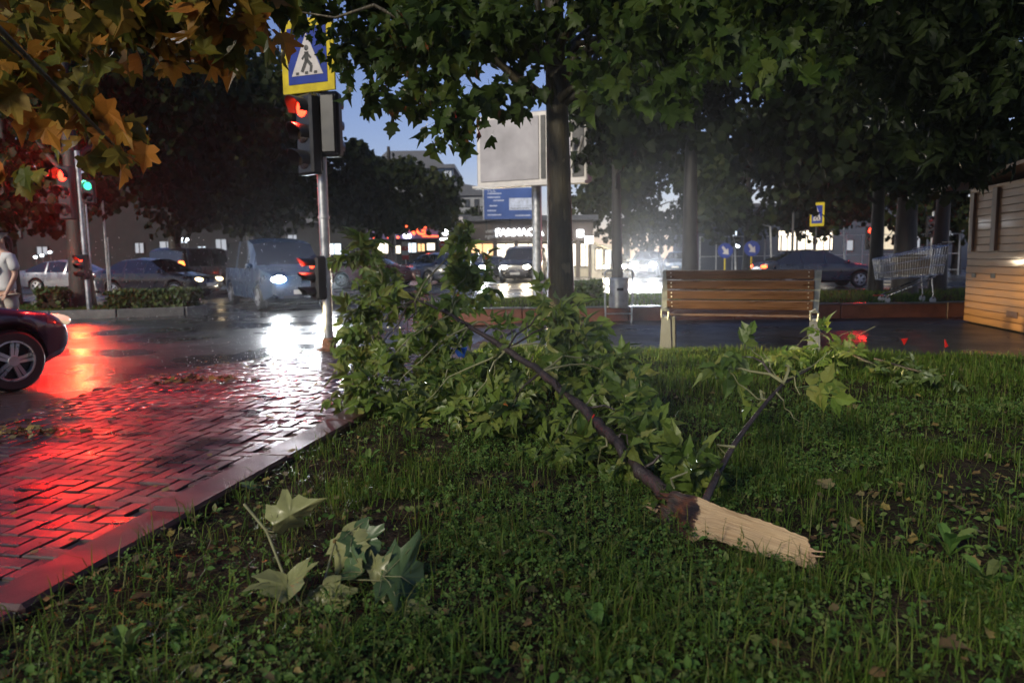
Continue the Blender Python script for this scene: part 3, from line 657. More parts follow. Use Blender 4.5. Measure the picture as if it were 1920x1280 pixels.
# ------------------------------------------------------------------ cars
def interp(tab, x): a = np.array(sorted(tab)); return float(np.interp(x, a[:, 0], a[:, 1]))
SPEC = {
 'sedan': dict(L=4.45, W=0.87, wr=.31, fx=1.35, rx=-1.25, belt=.90, roofw=.60,
    top=[(2.225, .52), (2.17, .66), (2.0, .77), (1.25, .90), (.98, .95), (.25, 1.39), (-.35, 1.45), (-1.05, 1.40), (-1.72, 1.05), (-2.08, 1.0), (-2.2, .90), (-2.225, .6)], ws=(.98, .25), rs=(-1.72, -1.05), pil=[.98, .12, -.75, -1.75], hl=.66, tl=.82),
 'suv': dict(L=4.3, W=0.9, wr=.34, fx=1.3, rx=-1.3, belt=1.0, roofw=.64,
    top=[(2.15, .55), (2.1, .80), (1.9, .92), (1.15, 1.03), (.95, 1.07), (.3, 1.52), (-.2, 1.6), (-1.55, 1.54), (-2.02, 1.08), (-2.15, .95), (-2.15, .6)], ws=(.95, .3), rs=(-2.02, -1.55), pil=[.95, .1, -.8, -1.55, -2.05], hl=.78, tl=.98),
 'van': dict(L=4.95, W=0.95, wr=.34, fx=1.6, rx=-1.5, belt=1.08, roofw=.78,
    top=[(2.475, .6), (2.43, .88), (2.25, 1.0), (1.62, 1.14), (1.45, 1.18), (.75, 1.78), (.25, 1.9), (-2.1, 1.88), (-2.36, 1.78), (-2.46, 1.1), (-2.475, .6)], ws=(1.45, .75), rs=(-2.46, -2.36), pil=[1.45, .55, -.55, -.66, -2.1, -2.46], hl=.80, tl=1.15),
}
SPEC['bora'] = dict(SPEC['sedan'], fx=1.58, rx=-0.95)
WHEELS = {}
def wheel_mesh(r):
    if r in WHEELS: return WHEELS[r]
    w = .105
    t = MB(); ro = r; ri = r * .66
    t.lathe([(ri, -w), (ro - .03, -w), (ro - .006, -w + .03), (ro, 0), (ro - .006, w - .03), (ro - .03, w), (ri, w)], (0, 0, 0), 'Y', 36, cap=False)
    tm = t.mesh('wheel', MT['tyre'], 40)
    d = MB(); yo = -w + .012
    hub = MB().lathe([(ri + .002, yo + .075), (.02, yo + .08)], (0, 0, 0), 'Y', 36).mesh('hub_disc', MT['ink'], 40)
    d.lathe([(ri + .004, yo + .0), (ri + .002, yo - .010), (ri - .016, yo - .012), (ri - .022, yo + .0), (ri - .02, yo + .06)], (0, 0, 0), 'Y', 36, cap=False)
    for k in range(5):
        a = 2 * math.pi * k / 5 + .3
        for s in (-1, 1):
            ax = Matrix.Rotation(a, 3, 'Y'); mid = (ri - .02 + .04) / 2
            P = []
            for (rr, ww, yy) in ((.035, .030, yo - .012), (ri - .012, .036, yo + .002)):
                P.append((rr, ww, yy))
            off = s * .026
            V = []
            for (rr, ww, yy) in P:
                for (dx, dy) in ((-ww / 2, 0), (ww / 2, 0), (ww / 2, .03), (-ww / 2, .03)):
                    V.append(ax @ Vector((dx + off * (1.0 if rr > .05 else .6), yy + dy, rr)))
            d.add(V, [(0, 1, 2, 3), (7, 6, 5, 4), (0, 4, 5, 1), (1, 5, 6, 2), (2, 6, 7, 3), (3, 7, 4, 0)])
    d.lathe([(.05, yo - .022), (.055, yo - .01), (.06, yo + .03)], (0, 0, 0), 'Y', 20)
    WHEELS[r] = (tm, d.mesh('rim', MT['alloy'], 40), hub); return WHEELS[r]
def car(name, label, kind, loc, heading, paint, lights='off', tails='off', power=0, lcol=(1, 1, 1), group='cars at the junction', aim=None, cat='car', steer=0.0, spread=100, flat=1.0):
    S = SPEC[kind]; L = S['L']; W = S['W']; root = thing(name, label, cat, (loc[0], loc[1], Z_ROAD), math.atan2(heading[1], heading[0]), group)
    xs = sorted(set(list(np.linspace(-L / 2, L / 2, 46)) + [S['fx'] + S['wr'] * 1.18 * math.cos(a) for a in np.linspace(0, math.pi, 13)] + [S['rx'] + S['wr'] * 1.18 * math.cos(a) for a in np.linspace(0, math.pi, 13)]
                    + [L / 2 - .02, L / 2 - .06, L / 2 - .12, -L / 2 + .02, -L / 2 + .06, -L / 2 + .12] + [p for p in S['pil']] + [p - .07 for p in S['pil']] + list(S['ws']) + list(S['rs'])))
    xs = [x for i, x in enumerate(xs) if i == 0 or x - xs[i - 1] > .006]
    secs = []
    for x in xs:
        e = L / 2 - abs(x); w = W * (0.70 + .3 * math.sqrt(max(0, min(1, e / .55))) if e < .55 else 1.0)
        zt = interp(S['top'], x); zl = .20 + .12 * max(0, 1 - e / .35)
        zb = min(S['belt'] + .03 * (-x / L), zt - .03)
        arch = 0
        for ax in (S['fx'], S['rx']):
            rr = S['wr'] * 1.17
            if abs(x - ax) < rr: arch = max(arch, S['wr'] + math.sqrt(rr * rr - (x - ax) ** 2))
        c = min(1, max(0, (zt - zb - .03) / .45)); r5 = .95 * w * (1 - c) + S['roofw'] * c; z5 = zt - (.012 + .05 * c)
        z2 = max(zl + .10, arch); z3 = max(zl + .32, arch + .03); z3 = min(z3, zb - .04) if arch < zb - .05 else zb - .01
        secs.append([(0, zl), (.80 * w, max(zl, arch - .02)), (.965 * w, min(z2, zb - .05)), (1.0 * w, z3), (1.0 * w, (z3 + zb) / 2), (.975 * w, zb), (r5, z5), (r5 * .55, zt - .004), (0, zt)])
    N = 9; body = MB(); gl = MB(); V = []
    for x, s in zip(xs, secs):
        V += [(x, -y, z) for y, z in s] + [(x, y, z) for y, z in s[-2:0:-1]]
    n = 16; FB = []; FG = []
    for i in range(len(xs) - 1):
        xm = (xs[i] + xs[i + 1]) / 2; zt = interp(S['top'], xm); pillar = any(p - .072 < xm < p + .001 for p in S['pil'])
        for k in range(n):
            f = (i * n + k, i * n + (k + 1) % n, (i + 1) * n + (k + 1) % n, (i + 1) * n + k)
            side = k in (5, 10); topf = k in (6, 7, 8, 9); g = False
            if side and S['rs'][0] - .02 < xm < S['ws'][0] - .12 and zt - S['belt'] > .16 and not pillar: g = True
            if topf and (S['ws'][1] + .03 < xm < S['ws'][0] or (S['rs'][0] < xm < S['rs'][1] - .03)): g = True
            (FG if g else FB).append(f)
    FB.append(tuple(range(n - 1, -1, -1))); FB.append(tuple(range((len(xs) - 1) * n, len(xs) * n)))
    body.add(V, FB).build('body', paint, root, smooth=38)
    used = sorted(set(i for f in FG for i in f)); mp = {a: b for b, a in enumerate(used)}
    gl.add([V[i] for i in used], [tuple(mp[i] for i in f) for f in FG]).build('windows', MT['glass'], root, smooth=30)
    # floor well that closes the wheel arches
    MB().box((0, 0, .42), (L * .86, W * 1.55, .34)).build('underbody', MT['black'], root)
    tm, rm, hubm = wheel_mesh(S['wr'])
    for ax in (S['fx'], S['rx']):
        for s in (-1, 1):
            o = link(bpy.data.objects.new('wheel', tm), root); o.location = (ax, s * (W - .115), S['wr']); o.rotation_euler = (0, random.uniform(0, 6) if s < 0 else 0, (0 if s < 0 else math.pi) + (steer if ax > 0 else 0)); o.rotation_mode = 'XYZ'
            link(bpy.data.objects.new('rim', rm), o); link(bpy.data.objects.new('hub_disc', hubm), o)
    fw = W * .62; M = root.matrix_basis.copy()
    Mw = Matrix.Translation(root.location) @ Matrix.Rotation(root.rotation_euler.z, 4, 'Z')
    for s in (-1, 1):
        hm_ = {'off': MT['lens'], 'white': MT['head_on'], 'warm': MT['head_warm'], 'dim': MT['head_dim'], 'low': MT['head_low']}[lights]
        hp = Vector((L / 2 - .11, s * fw, S['hl'])); MB().ellipsoid(hp, (.17, .17, .075) if lights in ('off', 'dim', 'low') else (.15, .19, .095)).build('headlight', hm_, root, smooth=60)
        if power:
            wp = Mw @ Vector((L / 2 + .06, s * fw, S['hl'])); am = Vector(aim) if aim else Mw @ Vector((L / 2 + 12, s * fw, .1))
            spot('headlight_or_added_beam', wp, am, power, lcol, spread, .6, .09, flat)
        tp = Vector((-L / 2 + .12, s * W * .72, S['tl'])); MB().ellipsoid(tp, (.13, .15, .08 if kind != 'van' else .22)).build('tail_light', MT['tail_on'] if tails == 'on' else MT['redlens'], root, smooth=60)
        MB().ellipsoid((S['ws'][0] - .12, s * (W + .09), S['belt'] + .07), (.06, .10, .07)).build('mirror', paint, root, smooth=60)
        for hx_ in (.0, -.85) if kind != 'van' else (.35,):
            MB().box((hx_, s * (W + .004), S['belt'] - .12), (.17, .03, .025), ch=.008).build('door_handle', paint, root)
    MB().box((L / 2 - .0, 0, .48), (.03, .5, .11)).build('number_plate', MT['plate'], root); MB().box((-L / 2 + .0, 0, .62), (.03, .5, .11)).build('number_plate', MT['plate'], root)
    MB().box((L / 2 - .03, 0, .36), (.06, W * 1.1, .09), ch=.02).build('grille', MT['black'], root)
    return root
def paint(name, col, metal=.35): 
    m = mat(name, col, .32, metal, var=.08, scale=3, coat=.9, bump=.05, bscale=160); return m
P_NAVY = paint('navy_paint', (.02, .022, .05)); P_SILVER = paint('silver_paint', (.14, .145, .17), .6); P_BLACK = paint('black_paint', (.012, .012, .014))
P_BLUE = paint('blue_van_paint', (.014, .038, .09)); P_RED = paint('red_paint', (.16, .01, .014)); P_STEEL = paint('steel_blue_paint', (.04, .07, .13)); P_DBLUE = paint('dark_blue_paint', (.014, .02, .042)); P_GREY = paint('grey_paint', (.022, .02, .022))
WARM = (1, .80, .5); COLD = (.9, .95, 1)
# near car: front wheel at the left edge, beams aimed off its heading, added for the light on lawn, bench and cabin
S = SPEC['bora']; wp = Vector((-5.02, 7.4, 0)); hd = Vector((.56, .83, 0)).normalized(); side = Vector((hd.y, -hd.x, 0))
cpos = wp - hd * S['fx'] - side * (S['W'] - .1)
near_car = car('parked_saloon', 'dark navy saloon at the left edge, only its front wheel and bonnet showing', 'bora', cpos, hd, P_NAVY, 'low', power=6500, lcol=(1, .80, .36), aim=(4.6, 9.1, .12), spread=44, flat=.24)
def cx(px, Y): return at(px, 500, Y).x
car('silver_saloon', 'silver saloon passing behind the traffic island with its red tail lamp lit', 'sedan', (cx(140, 33.5), 33.5), (1, -.05), P_SILVER, 'off', 'on')
car('black_saloon', 'black saloon with one lit yellow headlamp behind the island hedge', 'sedan', (cx(296, 27.2), 27.2), (1, -.28), P_BLACK, 'dim', power=120, lcol=WARM)
car('dark_hatchback', 'dark car with tall orange tail lamp between black saloon and blue van', 'van', (cx(382, 33), 33.0), (.25, 1), P_BLACK, 'off', 'on')
vh = Vector((.54, -.84, 0))
car('blue_van', 'blue people carrier facing the crossing with one dazzling white headlamp', 'van', (-6.65, 21.2), vh, P_BLUE, 'white', power=1300, lcol=COLD, aim=(-1.2, 3.0, .2), cat='van', spread=50, flat=.4)
car('red_hatchback', 'dark red car half hidden behind the fallen branch leaves', 'suv', (cx(700, 36), 36.0), (1, -.15), P_RED, 'off', 'on')
car('steel_blue_estate', 'steel blue estate car turning left behind the red car', 'suv', (cx(812, 38), 38.3), (-.62, -.78), P_STEEL, 'white', power=150, lcol=COLD)
car('pale_oncoming_car', 'oncoming car with two white headlamps seen through the upright leaf spray', 'suv', (cx(882, 41), 43.0), (.05, -1), P_STEEL, 'white', power=500, lcol=COLD, aim=(-.5, 5, .4), spread=50)
car('dark_saloon', 'dark saloon seen side on just left of the billboard post', 'sedan', (cx(930, 41), 44.5), (1, .1), P_BLACK)
car('maroon_minivan', 'dark maroon minivan with warm headlamps left of the billboard post', 'van', (cx(985, 38), 40.5), (-.22, -1), P_GREY, 'warm', power=250, lcol=WARM)
car('warm_lamp_car', 'oncoming car with warm glaring headlamps behind the litter bin', 'sedan', (cx(1166, 46), 48.0), (-.2, -1), P_GREY, 'warm', power=5000, lcol=WARM, aim=(2.0, 12, .3), spread=16)
car('glaring_car', 'oncoming car with blinding white headlamps at the left end of the bench', 'suv', (cx(1224, 44), 46.0), (-.28, -1), P_GREY, 'white', power=16000, lcol=COLD, aim=(2.4, 9, .3), spread=11)
car('far_blue_car', 'small blue car beyond the bench, right of the white glare', 'suv', (cx(1270, 56), 56.0), (-.3, -1), P_STEEL)
car('black_coupe', 'black saloon driving right behind the bench with red tail lamp lit', 'sedan', (cx(1528, 28.5), 28.5), (1, -.02), P_DBLUE, 'off', 'on')
for rt in [o for o in bpy.data.objects if o.name == 'dark_hatchback']:
    for ch in rt.children:
        if ch.name.startswith('tail_light'): ch.data.materials[0] = MT['amber_on']
# ------------------------------------------------------------------ traffic signals and signs
def basis(d):      # local -Y faces direction d (horizontal)
    return Matrix.Rotation(math.atan2(d[1], d[0]) + math.pi / 2, 4, 'Z')
def signal_head(root, c, face, n=3, lit=None, size=.3, mats=None, name='signal_head', label=None, tilt=0.0, ls=MT['red_core']):
    M = Matrix.Translation(c) @ basis(face) @ Matrix.Rotation(R(tilt), 4, 'X'); h = size * 1.02 * n
    m = MB(); m.box((0, .06, 0), (size, .17, h), ch=.03); m.box((0, .16, 0), (size * .75, .06, h * .9), ch=.02)
    o = m.build(name, MT['black'], root); o.matrix_basis = M
    for k in range(n):
        z = (n - 1) / 2 * size - k * size; rl = size * .34
        on = (k == lit); ml = (mats or {}).get(k, MT['darklens'])
        MB().ellipsoid((0, -.03, z), (rl, .028, rl), 18, 8).build('lens', ml, o, smooth=60)
        V = []; F = []; na = 14
        for j in range(na + 1):
            a = R(-25 + 230 * j / na)
            for (rr, yy) in ((rl * 1.12, -.02), (rl * 1.16, -.24 + .09 * (1 - math.sin(max(0, min(math.pi, a))))), (rl * 1.20, -.24 + .09 * (1 - math.sin(max(0, min(math.pi, a))))), (rl * 1.18, -.02)):
                V.append((rr * math.cos(a), yy, z + rr * math.sin(a)))
        for j in range(na):
            for q in range(4): F.append((j * 4 + q, j * 4 + (q + 1) % 4, (j + 1) * 4 + (q + 1) % 4, (j + 1) * 4 + q))
        MB().add(V, F).build('visor', MT['black'], o, smooth=50)
    return M
def crossing_sign(root, c, face, wd, hg, name='crossing_sign', tilt=0):
    M = Matrix.Translation(c) @ basis(face)
    o = MB().box((0, .015, 0), (wd, .03, hg), ch=.006).build(name, MT['sign_yellow'], root); o.matrix_basis = M
    MB().box((0, -.004, 0), (wd * .74, .008, hg * .76)).build('blue_field', MT['sign_blue'], o)
    b = wd * .30; z0 = -hg * .27; z1 = hg * .30
    MB().prism_m([(-b, z0), (b, z0), (0, z1)], -.006, Matrix.Translation((0, -.008, 0))).build('white_triangle', MT['sign_white'], o)
    g = MB()      # walking figure
    s = hg * .30
    def seg(a, b_, t):
        a, b_ = Vector((a[0] * s, 0, a[1] * s + z0 + hg * .03)), Vector((b_[0] * s, 0, b_[1] * s + z0 + hg * .03)); d = (b_ - a).normalized(); n_ = Vector((-d.z, 0, d.x)) * t * s
        g.add([a - n_, b_ - n_, b_ + n_, a + n_] + [v + Vector((0, -.004, 0)) for v in (a - n_, b_ - n_, b_ + n_, a + n_)], [(0, 1, 2, 3), (7, 6, 5, 4), (0, 4, 5, 1), (1, 5, 6, 2), (2, 6, 7, 3), (3, 7, 4, 0)])
    seg((0, .55), (0, .95), .11); seg((0, .6), (-.28, .05), .08); seg((0, .6), (.25, .32), .08); seg((.25, .32), (.2, .02), .07); seg((0, .9), (-.26, .62), .05); seg((0, .9), (.24, .65), .05)
    g.ellipsoid((0, -.002, 1.12 * s + z0 + hg * .03), (.12 * s, .004, .13 * s), 12, 6)
    for q in range(3): seg((-.62 + q * .5, 0), (-.45 + q * .5, 0), .06)
    f = g.build('walking_figure', MT['ink'], o); f.location = (0, -.015, 0)
    return o
PB = gnd(617, 656); PR = .066
sg = thing('traffic_signal', 'steel traffic signal pole with red light and yellow crossing sign beside the pavers', 'traffic signal', PB)
MB().tube([(0, 0, 0), (0, 0, 4.35)], PR, 18).build('pole', MT['steel'], sg, smooth=40)
MB().lathe([(.16, 0), (.16, .015), (.10, .03), (.085, .14), (.067, .17)], (0, 0, 0), 'Z', 20).build('base_flange', MT['rust'], sg, smooth=40)
for zz in (.95, 1.75): MB().lathe([(PR + .002, zz), (PR + .012, zz + .005), (PR + .012, zz + .035), (PR + .002, zz + .04)], (0, 0, 0), 'Z', 18).build('collar', MT['steel'], sg)
f1 = Vector((-.64, -.77, 0)).normalized()
zR = at(570, 208, PB.y).z; hc = Vector((-.16, -.16, zR - .33))
Mh = signal_head(sg, hc, f1, 3, 0, .33, {0: MT['red_on']})
for zz in (hc.z + .48, hc.z - .47): MB().box((-.08, -.05, zz), (.2, .05, .04)).build('bracket', MT['darkmetal'], sg)
signal_head(sg, Vector((.16, .02, hc.z + .14)), (.12, .99, 0), 3, None, .27)
lz = at(588, 494, PB.y).z
signal_head(sg, Vector((-.13, -.10, lz - .19)), (-.72, -.70, 0), 3, 0, .19, {0: MT['red_on']}, name='repeater_head')
sp_ = crossing_sign(sg, Vector((-.10, -.11, at(590, 108, PB.y).z)), (-.36, -.93, 0), .80, .92)
rp = PB + hc + Vector((0, 0, .33)); spot('red_signal_light', rp + f1 * .12, Vector((-4.7, 6.6, .1)), 750, (1, .02, .012), 80, .8, .10)
rp2 = PB + Vector((-.13, -.10, lz)); spot('red_repeater_light', rp2 + Vector((-.72, -.7, 0)) * .12, rp2 + Vector((-4, -4, -1)), 40, (1, .04, .02), 150, .8, .06)

LP = gnd(168, 582, .04)
ls = thing('traffic_signal', 'farther traffic signal with two red lights and green walking man on the island', 'traffic signal', LP)
MB().tube([(0, 0, 0), (-.02, 0, 3.9)], .06, 14).build('pole', MT['steel'], ls, smooth=40); MB().tube([(.11, .0, 1.0), (.10, 0, 3.2)], .02, 8).build('conduit', MT['steel'], ls)
f2 = Vector((-.35, -.94, 0)).normalized(); r1 = at(124, 330, LP.y) - LP; r3 = at(158, 485, LP.y) - LP; gp = at(166, 353, LP.y) - LP
signal_head(ls, Vector((r1.x, -.12, r1.z - .42)), (-.30, -.95, 0), 3, 0, .42, {0: MT['red_core']})
signal_head(ls, Vector((gp.x + .05, -.1, gp.z - .1)), (.25, -.97, 0), 2, 0, .28, {0: MT['green_on']}, name='walk_head')
signal_head(ls, Vector((r3.x, -.12, r3.z - .20)), f2, 3, 0, .2, {0: MT['red_core']}, name='repeater_head')
a = LP + r1; spot('red_signal_light', a + Vector((-.2, -.36, 0)), (-2.6, 3.5, 0), 1300, (1, .015, .008), 40, .8, .13)
b_ = LP + r3; spot('red_repeater_light', b_ + Vector((-.08, -.3, 0)), (-4.5, 6, 0), 500, (1, .05, .015), 44, .8, .09)
c_ = LP + gp; spot('green_walk_light', c_ + Vector((0.05, -.3, .1)), (-6, 8, 0), 25, (.1, 1, .6), 120, .8, .08)

pg = gnd(206, 570, .04); t = thing('thin_steel_post', 'thin bare steel post right of the island traffic signal', 'post', pg)
MB().tube([(0, 0, 0), (0, 0, at(205, 375, pg.y).z - .04)], .028, 10).build('post', MT['steel'], t, smooth=40); MB().lathe([(.06, 0), (.06, .02), (.03, .05)], (0, 0, 0), 'Z', 12).build('foot', MT['rust'], t); MB().tube([(.06, 0, 0), (.07, 0, 1.9)], .02, 8).build('stay', MT['steel'], t)

# blue arrow signs
for (px, py, Y, rad, lab) in ((1360, 470, 33, .33, 'left of two round blue signs with a white arrow behind the bench'), (1410, 466, 30, .31, 'right of two round blue signs with a white arrow by the black car')):
    c = at(px, py, Y); t = thing('arrow_sign', lab, 'road sign', (c.x, Y, Z_ROAD), 0, 'round blue arrow signs'); h = c.z - Z_ROAD
    MB().tube([(0, .05, 0), (0, .05, h)], .04, 10).build('post', MT['sign_yellow'], t)
    d = MB().lathe([(rad, 0), (rad, .02)], (0, 0, 0), 'Y', 32).build('disc', MT['sign_blue'], t); d.location = (0, 0, h); d.rotation_euler = (0, 0, R(-25 if px > 1400 else -8))
    k = rad / .33
    MB().prism_m([(x * k, z * k) for x, z in ((-.16, .15), (-.10, .21), (.05, .04), (.12, .11), (.14, -.17), (-.13, -.13), (-.05, -.05))], -.01, Matrix.Translation((0, -.004, 0))).build('arrow', MT['sign_white'], d)
# far crossing sign and signals on the right
c = at(1532, 402, 34); t = thing('crossing_sign_post', 'small yellow framed crossing sign on a post above the black car', 'road sign', (c.x, 34, Z_ROAD)); h = c.z - Z_ROAD
MB().tube([(0, .06, 0), (0, .06, h)], .035, 8).build('post', MT['darkmetal'], t); crossing_sign(t, Vector((0, 0, h)), (-.62, -.78, 0), .62, 1.05)
MB().tube([(-1.05, .06, 0), (-1.05, .06, h + .1)], .06, 8).build('second_post', MT['darkmetal'], t)
for (px, py, Y, on, lab) in ((1632, 432, 30, True, 'far traffic signal with a glowing red light above the trolley'), (1745, 412, 33, False, 'far dark traffic signal on a pale post behind the trolley')):
    c = at(px, py, Y); t = thing('traffic_signal', lab, 'traffic signal', (c.x + .15, Y, Z_ROAD)); h = c.z - Z_ROAD
    MB().tube([(0, .1, 0), (0.0, .1, h + .4)], .05, 10).build('pole', MT['steel'], t)
    signal_head(t, Vector((-.15, 0, h - .3)), (-.15, -1, 0), 3, 0, .3, {0: MT['red_core'] if on else MT['redlens'], 2: MT['darklens']})
    if on: spot('red_signal_light', c + Vector((-.1, -.35, 0)), (6, 10, 0), 450, (1, .03, .02), 140, .8, .12)
# no entry sign, striped barrier, fence
c = at(832, 459, 40); t = thing('no_entry_sign', 'round red no entry sign in front of the shops', 'road sign', (c.x, 40, Z_ROAD)); h = c.z - Z_ROAD
MB().tube([(0, .05, 0), (0, .05, h)], .035, 8).build('post', MT['steel'], t); d = MB().lathe([(.24, 0), (.24, .02)], (0, 0, 0), 'Y', 28).build('disc', MT['sign_red'], t); d.location = (0, 0, h)
MB().box((0, -.008, 0), (.34, .01, .08)).build('bar', MT['sign_white'], d)
c = at(760, 470, 41); t = thing('striped_marker', 'red and white striped marker board in front of the shops', 'road sign', (c.x, 41, Z_ROAD)); h = c.z - Z_ROAD
MB().box((0, .05, h / 2), (.05, .05, h)).build('post', MT['steel'], t)
for k in range(4): MB().box((0, 0, h - .36 + k * .24), (.36, .04, .24)).build('stripe', MT['sign_red'] if k % 2 == 0 else MT['sign_white'], t)
fx0, fx1, fz0, fz1 = rect(1312, 1800, 437, 500, 42); t = thing('metal_fence', 'tall thin metal mesh fence behind the arrow signs', 'fence', ((fx0 + fx1) / 2, 42, Z_ROAD))
for k in range(17):
    x = -(fx1 - fx0) / 2 + (fx1 - fx0) * k / 16; MB().box((x, 0, (fz1 - Z_ROAD) / 2), (.06, .06, fz1 - Z_ROAD)).build('post', MT['steel'], t)
for zz in (.3, 1.2, fz1 - Z_ROAD - .03): MB().box((0, .05, zz), (fx1 - fx0, .03, .035)).build('rail', MT['steel'], t)
for (px, Y, hh) in ((1382, 38, 405), (1450, 38, 425), (1588, 40, 395)):
    c = at(px, hh, Y); t = thing('lamp_post', {1382: 'thin curved lamp post above the round blue signs', 1450: 'short lamp post left of the crossing sign', 1588: 'pale straight post behind the roof of the black car'}[px], 'lamp post', (c.x, Y, Z_ROAD))
    MB().tube(curve((0, 0, 0), (-.15, 0, c.z - Z_ROAD), 0, 6), .05, 8).build('pole', MT['steel'], t); MB().tube([(-.15, 0, c.z - Z_ROAD), (-.7, 0, c.z - Z_ROAD + .15)], .03, 6).build('arm', MT['steel'], t)

# ------------------------------------------------------------------ billboard light box
bb = thing('billboard', 'grey two sided billboard box on a steel post behind the tree trunk', 'billboard', (at(1008, 553, 20).x, 20, .2)); B = bb.location
MB().tube([(0, 0, -.1), (0, 0, at(1008, 352, 20).z - .2 + .1)], .13, 18).build('post', MT['steel'], bb, smooth=40)
GREY = mat('billboard_face', (.26, .25, .27), .5, var=.35, scale=1.3); GFR = mat('billboard_frame', (.45, .43, .42), .45, .2, var=.1)
u0 = at(895, 350, 20.0); u1 = at(1104, 366, 19.0); ztop = at(960, 210, 19.5).z - .2; zbot = u0.z - .2
A = Vector((u0.x - B.x, .15, 0)); C = Vector((at(1104, 366, 18.6).x - B.x, -1.1, 0)); dv = (C - A); ln = dv.length; rz = math.atan2(dv.y, dv.x)
RZ = Matrix.Rotation(rz, 3, 'Z'); mid = (A + C) / 2
def bl(x, y, z): return mid + RZ @ Vector((x, y, 0)) + Vector((0, 0, z))
hh = ztop - zbot
MB().box(bl(0, .18, zbot + hh / 2), (ln, .42, hh), RZ, ch=.03).build('casing', GFR, bb)
for (a, b_, mm) in ((-.5, .40, GREY), (.43, .47, MT['darkmetal']), (.50, .99, GREY)):
    xa = ln * (a if a < 0 else a) * .5; 
for (xa, xb, mm, nm) in ((-ln / 2 + .12, ln * .08, GREY, 'face_panel'), (ln * .10, ln * .14, MT['darkmetal'], 'mullion'), (ln * .16, ln * .36, mat('billboard_face_lilac', (.36, .35, .42), .45), 'face_panel'), (ln * .375, ln / 2 - .08, MT['darkmetal'], 'open_bay')):
    MB().box(bl((xa + xb) / 2, -.045, zbot + hh / 2), (xb - xa, .03, hh - .24), RZ).build(nm, mm, bb)
MB().tube([bl(ln * .38, -.075, zbot + .2), bl(ln / 2 - .1, -.075, zbot + hh * .6)], .03, 6).build('brace', GFR, bb)
MB().box(bl(0, -.10, zbot - .03), (ln + .05, .34, .07), RZ, ch=.01).build('bottom_tray', GFR, bb)

# ------------------------------------------------------------------ bench
WOOD = mat('varnished_slat', (.05, .023, .013), .34, var=.4, scale=3, stretch=(1.0, 14, 14), bump=.25, bscale=20, coat=.25)
a = Vector((at(1250, 560, 9.42).x, 9.42, 0)); b_ = Vector((at(1524, 560, 8.78).x, 8.78, 0)); bd = b_ - a; bl_ = bd.length; rz = math.atan2(bd.y, bd.x)
be = thing('park_bench', 'wooden slatted park bench with grey metal ends seen from behind', 'bench', (a + b_) / 2, rz)
tb = R(14)      # back leans towards the viewer at the top
RB = Matrix.Rotation(tb, 3, 'X')
zt = at(1250, 507, 9.3).z
for k in range(4):
    s = zt - .115 / 2 - k * .125
    MB().box((random.uniform(-.006, .006), .12 - .25 * (s - .55), s), (bl_ + .02, .034, .112), RB, ch=.006).build('backrest_slat', WOOD, be)
for k in range(4):
    s = zt - .115 / 2 - k * .125
    for e_ in (-1, 1):
        for q in (-.025, .025): MB().ellipsoid((e_ * (bl_ / 2 - .05), .12 - .25 * (s + q - .55) - .020, s + q), (.008, .006, .008), 8, 5).build('bolt', MT['steel'], be)
for k in range(4): MB().box((0, .24 + k * .115, .455 + .004 * k), (bl_ - .02, .10, .035), ch=.006).build('seat_slat', WOOD, be)
GALV = mat('galvanised_plate', (.2, .22, .25), .42, .5, var=.25, scale=12, bump=.15)
CONC = mat('concrete_leg', (.075, .08, .095), .7, var=.2, bump=.3)
for s in (-1, 1):
    x = s * (bl_ / 2 + .03)
    MB().prism_m([(-.065, .50), (.035, .50), (.06, zt), (-.025, zt + .01)], .012, Matrix.Translation((x, .145, 0)) @ Matrix.Rotation(-tb * .0, 4, 'X') @ Matrix.Translation((0, 0, 0))).build('back_plate', GALV, be)
    MB().prism_m([(-.08, -.02), (.075, -.02), (.055, .44), (-.055, .44)], .11, Matrix.Translation((x, .12, 0))).build('leg', CONC, be)
    MB().prism_m([(-.06, -.02), (.06, -.02), (.05, .40), (-.05, .40)], .10, Matrix.Translation((x, .50, 0))).build('leg', CONC, be)
    MB().box((x, .36, .425), (.05, .5, .03), ch=.005).build('seat_bracket', MT['steel'], be)
    MB().tube([(x - .05, .1, .42), (x - .05, .08, .52), (x, .08, .55), (x + .04, .1, .5), (x + .03, .12, .40)], .012, 8).build('hook', MT['steel'], be)
for ch in be.children:      # lean the back plates with the slats
    if ch.name.startswith('back_plate'): ch.matrix_basis = Matrix.Translation((0, .145, .5)) @ Matrix.Rotation(tb, 4, 'X') @ Matrix.Translation((0, -.145, -.5))

# ------------------------------------------------------------------ litter bin
bp_ = Vector((at(1160, 560, 13.55).x, 13.55, 0)); bi = thing('litter_bin', 'round steel litter bin hung in a tube frame in front of the trunk', 'bin', bp_)
ht_ = at(1160, 509, 13.55).z; MB().lathe([(.15, .28), (.165, .29), (.17, .32), (.175, ht_ - .16), (.185, ht_ - .15), (.185, ht_ - .12), (.165, ht_ - .11), (.16, .4)], (0, 0, 0), 'Z', 28).build('drum', MT['steel'], bi, smooth=40)
for s in (-1, 1): MB().tube([(s * .235, 0, 0), (s * .245, 0, .5), (s * .25, 0, ht_ - .02), (s * .2, 0, ht_ + .03), (s * .12, 0, ht_ + .02)], .017, 10).build('frame_tube', MT['steel'], bi, smooth=40)
MB().tube([(-.235, 0, .17), (.235, 0, .17)], .013, 8).build('cross_bar', MT['steel'], bi)
MB().box((0, -.178, .62), (.12, .012, .05)).build('ash_slot', MT['darkmetal'], bi)
for s in (-1, 1): MB().tube([(s * .17, 0, ht_ - .25), (s * .25, 0, ht_ - .25)], .012, 6).build('pivot', MT['steel'], bi)

